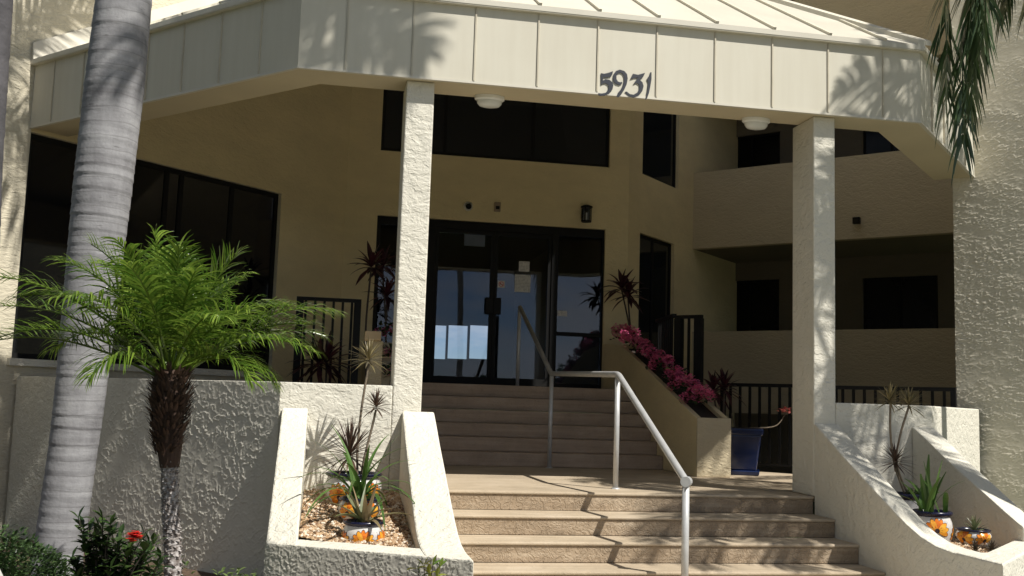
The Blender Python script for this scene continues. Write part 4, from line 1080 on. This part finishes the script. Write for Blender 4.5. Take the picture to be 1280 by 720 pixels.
def pot(lab, c, R, H, seed, flowers):
    c = Vector(c); t = thing('painted_pot', lab, 'pot', c, 'painted talavera pots')
    b = MB(); b.lathe(c, [(r * R, z * H) for r, z in PROF], 40); b.build('body', M_glaze, t, smooth=True)
    b = MB(); b.lathe(c, [(.84 * R, .855 * H), (.95 * R, .90 * H), (.99 * R, .94 * H), (.98 * R, .98 * H), (.92 * R, H), (.84 * R, .985 * H), (.80 * R, .86 * H)], 40); b.build('rim', M_cobalt, t, smooth=True)
    b = MB(); b.lathe(c, [(.80 * R, .90 * H), (0, .905 * H)], 24); b.build('soil', M_soil, t)
    def surf(az, z, off=.0025):
        z = min(.85, max(.01, z))
        for (r0, z0), (r1, z1) in zip(PROF[1:], PROF[2:]):
            if z0 <= z <= z1: r = r0 + (r1 - r0) * (z - z0) / max(1e-6, z1 - z0); break
        return c + Vector((math.cos(az) * (r * R + off), math.sin(az) * (r * R + off), z * H))
    faz = math.atan2(-c.y, -c.x)
    for da, zc, s in flowers:
        pb = MB(); ib = MB()
        for k in range(9):
            an = -.35 + k * (math.pi + .7) / 8
            N = 12
            for mbx, sc_, off, sh in ((ib, 1.13, .0022, 0), (pb, 1.0, .0034, 0)):
                cu = math.cos(an) * s * .58; cv = math.sin(an) * s * .58
                pts = []
                for j in range(N):
                    a_ = j * 2 * math.pi / N; ex, ey = math.cos(a_) * s * .44 * sc_, math.sin(a_) * s * .20 * sc_
                    u = cu + ex * math.cos(an) - ey * math.sin(an); v_ = cv + ex * math.sin(an) + ey * math.cos(an)
                    pts.append(surf(faz + da + u / R, zc + v_ / H, off + .0004 * (k % 3)))
                ctr = surf(faz + da + cu / R, zc + cv / H, off + .0004 * (k % 3))
                mbx.add(pts + [ctr], [(j, (j + 1) % N, N) for j in range(N)])
        pts = [surf(faz + da + s * .2 * math.cos(j * .7) / R, zc + s * .2 * math.sin(j * .7) / H, .005) for j in range(9)]
        ib.add(pts + [surf(faz + da, zc, .006)], [(j, (j + 1) % 9, 9) for j in range(9)])
        fl_ = pb.build('painted_flower', M_petal, t, fix=False); ib.build('painted_outline', M_ink, fl_, fix=False)
    return t
def on_gravel(px, py, iters=8):
    y = 8.0
    for _ in range(iters): p = aZ(px, py, gz(y)); y = .5 * y + .5 * max(6.9, min(9.0, p.y))
    return Vector((p.x, y, gz(y)))
A3 = [(0, .42, .085), (1.45, .42, .085), (-1.45, .42, .085), (2.9, .42, .085)]
# left planter
pL1 = Vector((.29, 8.62, gz(8.62) - .01)); pL2 = Vector((.33, 8.06, gz(8.06) - .01)); pL3 = Vector((.345, 7.62, gr_(7.62) - .01))
pot('large painted pot with a blue rim at the back of the left planter', pL1, .235, .26, 1, [(-.55, .24, .12), (.75, .26, .12), (2.2, .4, .13)])
pot('painted pot with orange flowers in the middle of the left planter', pL2, .165, .19, 2, [(-.6, .42, .09), (.5, .42, .09), (1.9, .42, .09)])
pot('small painted pot with a big orange flower at the front of the left planter', pL3, .155, .235, 3, [(0, .40, .085), (1.15, .40, .08), (-1.15, .36, .08), (2.6, .4, .08)])
rg = random.Random(41)
def dracaena(lab, base, stems, ros, m_l=M_marg):
    t = thing('dracaena', lab, 'potted plant', base); s = MB(); b = MB()
    for ctl in stems: s.tube(curve_pts(ctl, 8), .010, 8)
    s.build('stem', M_stem, t, smooth=True)
    for c_, n, L, w, mm, kw in ros:
        b = MB(); rosette(b, rg, c_, n, L, w, **kw); b.build('leaf_rosette', mm, t, fix=False)
    return t
def L1(x, y, Y=8.62): return aY(x, y, Y)
top = pL1 + Vector((0, 0, .23))
KW = dict(el0=-.45, el1=1.45, droop=.45)
dracaena('tall spiky dracaena in the large pot with two thin stems', top,
         [[top + Vector((.03, 0, 0)), L1(447, 560), L1(452, 510), L1(461, 455)], [top + Vector((.06, .03, 0)), L1(456, 570), L1(466, 530), L1(470, 512)], [top, L1(438, 590), L1(436, 570)]],
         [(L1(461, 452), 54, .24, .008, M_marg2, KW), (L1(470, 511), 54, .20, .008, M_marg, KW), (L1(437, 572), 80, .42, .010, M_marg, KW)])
t = thing('strap_leaf_lily', 'green strap leafed lily in the middle pot of the left planter', 'potted plant', pL2 + Vector((0, 0, .165)))
b = MB()
for i in range(26):
    tt = i / 25; blade(b, pL2 + Vector((rg.uniform(-.05, .05), rg.uniform(-.04, .04), .165)), i * 2.4, 1.35 - .85 * tt, rg.uniform(.48, .70), .019, 1.3 + .9 * tt, 8, tip=.08, fold=.3, base=.8, peak=.3)
b.build('foliage', M_strap, t, fix=False)
t = thing('aloe', 'pale green aloe with reddish tips in the front pot of the left planter', 'potted plant', pL3 + Vector((0, 0, .21)))
b = MB()
for i in range(17):
    tt = i / 16; blade(b, pL3 + Vector((rg.uniform(-.03, .03), rg.uniform(-.03, .03), .205)), i * 2.4 + .4, 1.4 - 1.1 * tt, rg.uniform(.28, .40), .022, .35 + .7 * tt, 7, tip=.03, fold=.6, base=1, peak=.15)
b.build('foliage', M_aloe, t, fix=False)
# right planter
pR1 = aY(1132, 634, 8.45); pR1 = Vector((pR1.x, 8.45, gr_(8.45) - .01)); pR2 = aY(1165, 660, 7.95); pR2 = Vector((pR2.x, 7.95, gr_(7.95) - .01)); pR3 = aY(1217, 680, 7.62); pR3 = Vector((pR3.x, 7.62, gz(7.62) - .01))
pot('painted pot with a small orange flower nearest the low wall in the right planter', pR1, .15, aY(1132, 616, 8.45).z - pR1.z, 4, [(0, .55, .07), (1.5, .4, .08), (-1.5, .4, .08)])
pot('round painted pot with one big orange flower in the middle of the right planter', pR2, .165, aY(1165, 638, 7.95).z - pR2.z, 5, [(.25, .52, .10), (1.7, .4, .09), (-1.4, .4, .09)])
pot('low painted pot with a blue and white rim at the front of the right planter', pR3, .135, aY(1217, 661, 7.62).z - pR3.z, 6, [(-.6, .30, .08), (.7, .30, .08), (2.2, .4, .08)])
top = Vector((pR1.x, pR1.y, aY(1132, 616, 8.45).z - .03))
def R1_(x, y): return aY(x, y, 8.45)
dracaena('twin stemmed spiky dracaena in the right planter', top,
         [[top, R1_(1118, 580), R1_(1113, 540), R1_(1113, 503)], [top + Vector((.03, 0, 0)), R1_(1121, 580), R1_(1125, 545), R1_(1136, 508)]],
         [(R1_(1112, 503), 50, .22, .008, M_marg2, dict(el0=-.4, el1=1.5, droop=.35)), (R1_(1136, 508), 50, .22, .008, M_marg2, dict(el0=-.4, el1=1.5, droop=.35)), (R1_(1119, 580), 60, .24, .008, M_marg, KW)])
b = MB(); t = thing('trailing_herb', 'small frilly green herb at the foot of the twin dracaena', 'potted plant', top)
leaf_cloud(b, rg, top + Vector((.07, -.05, .03)), .08, .07, .045, 260, .03, .006, .1); b.build('foliage', M_strap, t, fix=False)
t = thing('amaryllis', 'upright broad green amaryllis leaves in the middle pot of the right planter', 'potted plant', pR2)
b = MB(); zt = aY(1165, 638, 7.95).z
for i in range(15):
    tt = i / 14; blade(b, Vector((pR2.x + rg.uniform(-.09, .09), pR2.y + rg.uniform(-.06, .06), zt - .03)), i * 2.4 + .5, 1.5 - .55 * tt, rg.uniform(.36, .50) * (1 - .2 * tt), .023, .5 + .8 * tt, 7, tip=.25, fold=.25, base=.75, peak=.5)
b.build('foliage', M_strap, t, fix=False)
t = thing('aloe', 'small pale spiky aloe in the low front pot of the right planter', 'potted plant', pR3)
b = MB(); zt = aY(1217, 661, 7.62).z; rosette(b, rg, (pR3.x + .01, pR3.y, zt - .03), 22, .15, .011, el0=.3, el1=1.5, droop=.15, fold=.5, base=1, peak=.2, tip=.05); b.build('foliage', leafmat('pale_aloe_leaf', (.14, .17, .08), (.24, .26, .13), .4, .1), t, fix=False)
for k, (px, py) in enumerate(((1219, 686), (1240, 686))):
    q = aY(px, py, 7.42); q = Vector((q.x, 7.42, gr_(7.42) + .06)); lab = ('brown spiky succulent on the gravel just below the small aloe', 'brown spiky succulent on the gravel at the right front corner of the planter')[k]
    t = thing('succulent', lab, 'succulent', q, 'loose succulents on the gravel'); b = MB(); rosette(b, rg, q, 26, .10, .010, el0=0, el1=1.4, droop=.1, fold=.5, base=1, peak=.3, tip=.05); b.build('foliage', M_succ, t, fix=False)

# cordylines
def cordyline(lab, base, heads, L=.36, w=.032, n=26, dead=0):
    t = thing('cordyline', lab, 'plant', base, 'burgundy cordylines'); s = MB(); b = MB()
    for h_ in heads:
        h_ = Vector(h_); s.tube(curve_pts([base, (Vector(base) + h_) / 2 + Vector((rg.uniform(-.04, .04), 0, 0)), h_], 6), .013, 8)
        rosette(b, rg, h_, n, L, w, el0=-.5, el1=1.45, droop=.8, fold=.3, base=.25, peak=.45, tip=.06, seg=6)
    s.build('stem', M_dstem, t, smooth=True); b.build('foliage', M_burg, t, fix=False)
def c1(x, y, Y): return aY(x, y, Y)
q = c1(460, 440, 13.6); cordyline('tall burgundy cordyline on a thin stem left of the glass doors', (q.x, 13.6, TZ + .05), [c1(464, 335, 13.6)], .42, .038, 22)
q = c1(484, 440, 14.3); cordyline('burgundy cordyline close behind the left column', (q.x, 14.3, TZ + .05), [c1(484, 372, 14.3), c1(478, 335, 14.3)], .40, .034, 20)
q = c1(407, 468, 13.0); cordyline('low wide burgundy cordyline in front of the left black railing', (q.x, 13.0, TZ + .02), [c1(408, 455, 13.0), c1(398, 458, 13.0)], .52, .036, 26)
q = c1(792, 415, 15.0); cordyline('burgundy cordyline at the top of the pink flower row', (q.x, 15.0, fpz(15) - .05), [c1(777, 362, 15.0), c1(785, 372, 15.1)], .42, .042, 22)
q = c1(893, 520, 12.0); cordyline('burgundy cordyline beside the lower end of the pink flower row', (4.86, 12.0, LZ), [c1(892, 490, 12.0), c1(905, 488, 11.95)], .33, .030, 22)

# geraniums
def geranium(lab, c, grp, n=5, s=1.0, up=.06):
    t = thing('geranium', lab, 'flower', c, grp); b = MB()
    for _ in range(70):
        p = Vector(c) + Vector((rg.gauss(0, .075), rg.gauss(0, .13), rg.uniform(-.02, .14) + up))
        blade(b, p, rg.uniform(0, 6.28), rg.uniform(0, 1.1), .055, .024, .4, 3, tip=.4, fold=.15, base=.5, peak=.5)
    b.build('foliage', M_ger, t, fix=False)
    for k in range(n):
        b = MB(); f0 = Vector(c) + Vector((rg.uniform(-.13, .11), (k + .5) / n * .46 - .23, rg.uniform(.06, .17) * s + up))
        for i in range(62):
            v = Vector((rg.gauss(0, 1), rg.gauss(0, 1), rg.gauss(.25, .9))).normalized(); q = f0 + v * .058
            blade(b, q, rg.uniform(0, 6.28), rg.uniform(-.3, .8), .03, .015, .2, 2, fold=.15, base=.5, peak=.6, tip=.5)
        b.build('flower_head', M_pink, t, fix=False)
WH = ('lowest', 'second lowest', 'third lowest', 'fourth lowest', 'fifth lowest', 'sixth lowest', 'seventh lowest', 'topmost')
for i in range(8):
    y = 11.75 + i * .45; geranium('pink geranium %s in the sloping planter right of the upper steps' % WH[i], (4.47, y, fpz(y) + .0), 'pink geraniums in the right planter', 11)
for i, (px, py, wh) in enumerate(((484, 424, 'upper'), (487, 452, 'middle'), (489, 474, 'lower'))):
    q = aY(px, py, 13.7); geranium('%s pink geranium beside the inner edge of the left column' % wh, (q.x, 13.7 - .05 * i, q.z), 'pink geraniums behind the left column', 3, .5)

# blue pot
pb_ = aZ(938, 595, LZ); PX, PY = pb_.x, pb_.y + .26
t = thing('blue_pot', 'glossy cobalt blue tapered square pot on the landing by the right column', 'pot', (PX, PY, LZ))
HB = aY(943, 536, PY - .25).z - LZ
M_blue = darkglass('cobalt_blue_glaze', (.008, .020, .080), .12, .6)
def frus(mb, h0, h1, z0, z1, rot=-.42):
    vs = []
    for h, z in ((h0, z0), (h1, z1)):
        for sx, sy in ((-1, -1), (1, -1), (1, 1), (-1, 1)):
            x, y = sx * h, sy * h; vs.append((PX + x * math.cos(rot) - y * math.sin(rot), PY + x * math.sin(rot) + y * math.cos(rot), z))
    mb.add(vs, [(3, 2, 1, 0), (4, 5, 6, 7), (0, 1, 5, 4), (1, 2, 6, 5), (2, 3, 7, 6), (3, 0, 4, 7)])
b = MB(); frus(b, .175, .235, LZ + .055, LZ + HB - .075); b.build('body', M_blue, t, bevel=.02)
b = MB(); frus(b, .252, .262, LZ + HB - .08, LZ + HB); b.build('rim', M_blue, t, bevel=.016)
b = MB(); frus(b, .205, .215, LZ + .001, LZ + .06); b.build('foot', M_blue, t, bevel=.014)
b = MB(); frus(b, .225, .225, LZ + HB - .02, LZ + HB + .006); b.build('soil', M_soil, t)
zt = LZ + HB
t = thing('desert_rose', 'thin bare stemmed plant with a pink bloom in the blue pot', 'potted plant', (PX, PY, zt))
s_ = MB(); s_.tube(curve_pts([(PX + .09, PY, zt), aY(968, 533, PY), aY(980, 520, PY), aY(982, 514, PY)], 6), [.010 - .0003 * i for i in range(19)], 8)
s_.tube(curve_pts([(PX - .1, PY, zt), aY(918, 530, PY), aY(914, 517, PY)], 6), .007, 6); s_.build('stem', M_stem, t, smooth=True)
b = MB(); f0 = aY(981, 513, PY)
for i in range(26): blade(b, f0 + Vector((rg.uniform(-.07, .07), rg.uniform(-.04, .04), rg.uniform(-.02, .03))), rg.uniform(0, 6.28), rg.uniform(-.3, .7), .055, .02, .3, 3, fold=.2, base=.3, peak=.6, tip=.4)
b.build('flower', leafmat('coral_petal', (.45, .10, .09), (.6, .2, .17), .5, .3), t, fix=False)
b = MB()
for dx in (-.10, -.16, -.05): blade(b, f0 + Vector((-.03, 0, 0)), math.pi + dx, .1, .19, .012, .2, 4, fold=.2, base=.4, peak=.5)
b.build('foliage', M_burg, t, fix=False)

# far planting across the drive, seen only in the glass and from other places; left trees added to block sky
rg = random.Random(78)
for i in range(5):
    x = 1.0 + i * 1.6 + rg.uniform(-.4, .4); y = 35 + rg.uniform(-1, 1); h_ = (2.7, 3.3, 2.6, 3.6, 2.9)[i]
    t = thing('garden_tree', 'low dark tree seen through the lobby windows', 'tree', (x, y, GZ), 'trees behind the lobby'); b = MB(); b.tube([(x, y, GZ - .05), (x, y, GZ + h_ * .5)], [.08, .05], 8); b.build('trunk', M_dstem, t)
    b = MB(); leaf_cloud(b, rg, (x, y, GZ + h_ * .6), .9, .8, h_ * .4, 500, .22, .07, .3); b.build('crown', M_hedge, t, fix=False)
rg = random.Random(77)
for k, (x, y, h_) in enumerate(((-7.5, 1.5, 8.5), (-9.5, 4.5, 7.5), (-5.5, -2.5, 8), (-12.5, 6.0, 9))):  # out of view, added to keep skylight off the left-facing walls
    t = thing('garden_tree', 'unseen tall tree added left of the walk to block skylight', 'tree', (x, y, GZ), 'sky-blocking trees added left of the walk'); b = MB(); b.tube([(x, y, GZ - .05), (x + .15, y, GZ + h_ * .3), (x, y + .1, GZ + h_ * .6)], [.2, .15, .08], 10); b.build('trunk', M_dstem, t)
    b = MB(); leaf_cloud(b, rg, (x, y, GZ + h_ * .58), 2.3, 2.3, h_ * .45, 2600, .34, .1, .35); b.build('crown', M_hedge, t, fix=False)
for i in range(9):
    x = -18 + i * 5 + rg.uniform(-1, 1); y = -20 + rg.uniform(-2, 2); h_ = rg.uniform(2.2, 4.5)
    t = thing('garden_tree', 'broad leafed garden tree across the drive', 'tree', (x, y, GZ), 'trees across the drive'); b = MB(); b.tube([(x, y, GZ - .05), (x + .1, y, GZ + h_ * .5)], [.12, .07], 8); b.build('trunk', M_dstem, t)
    b = MB(); leaf_cloud(b, rg, (x, y, GZ + h_ * .62), 1.7, 1.4, h_ * .42, 900, .34, .1, .45); b.build('crown', M_hedge, t, fix=False)

# ------------------------------------------------------------------ lift the place so that the ground lies at height zero
bpy.context.view_layer.update()
for o in COL.objects:
    if o.parent is None and o.type in ('MESH', 'EMPTY'): o.location.z += ZC
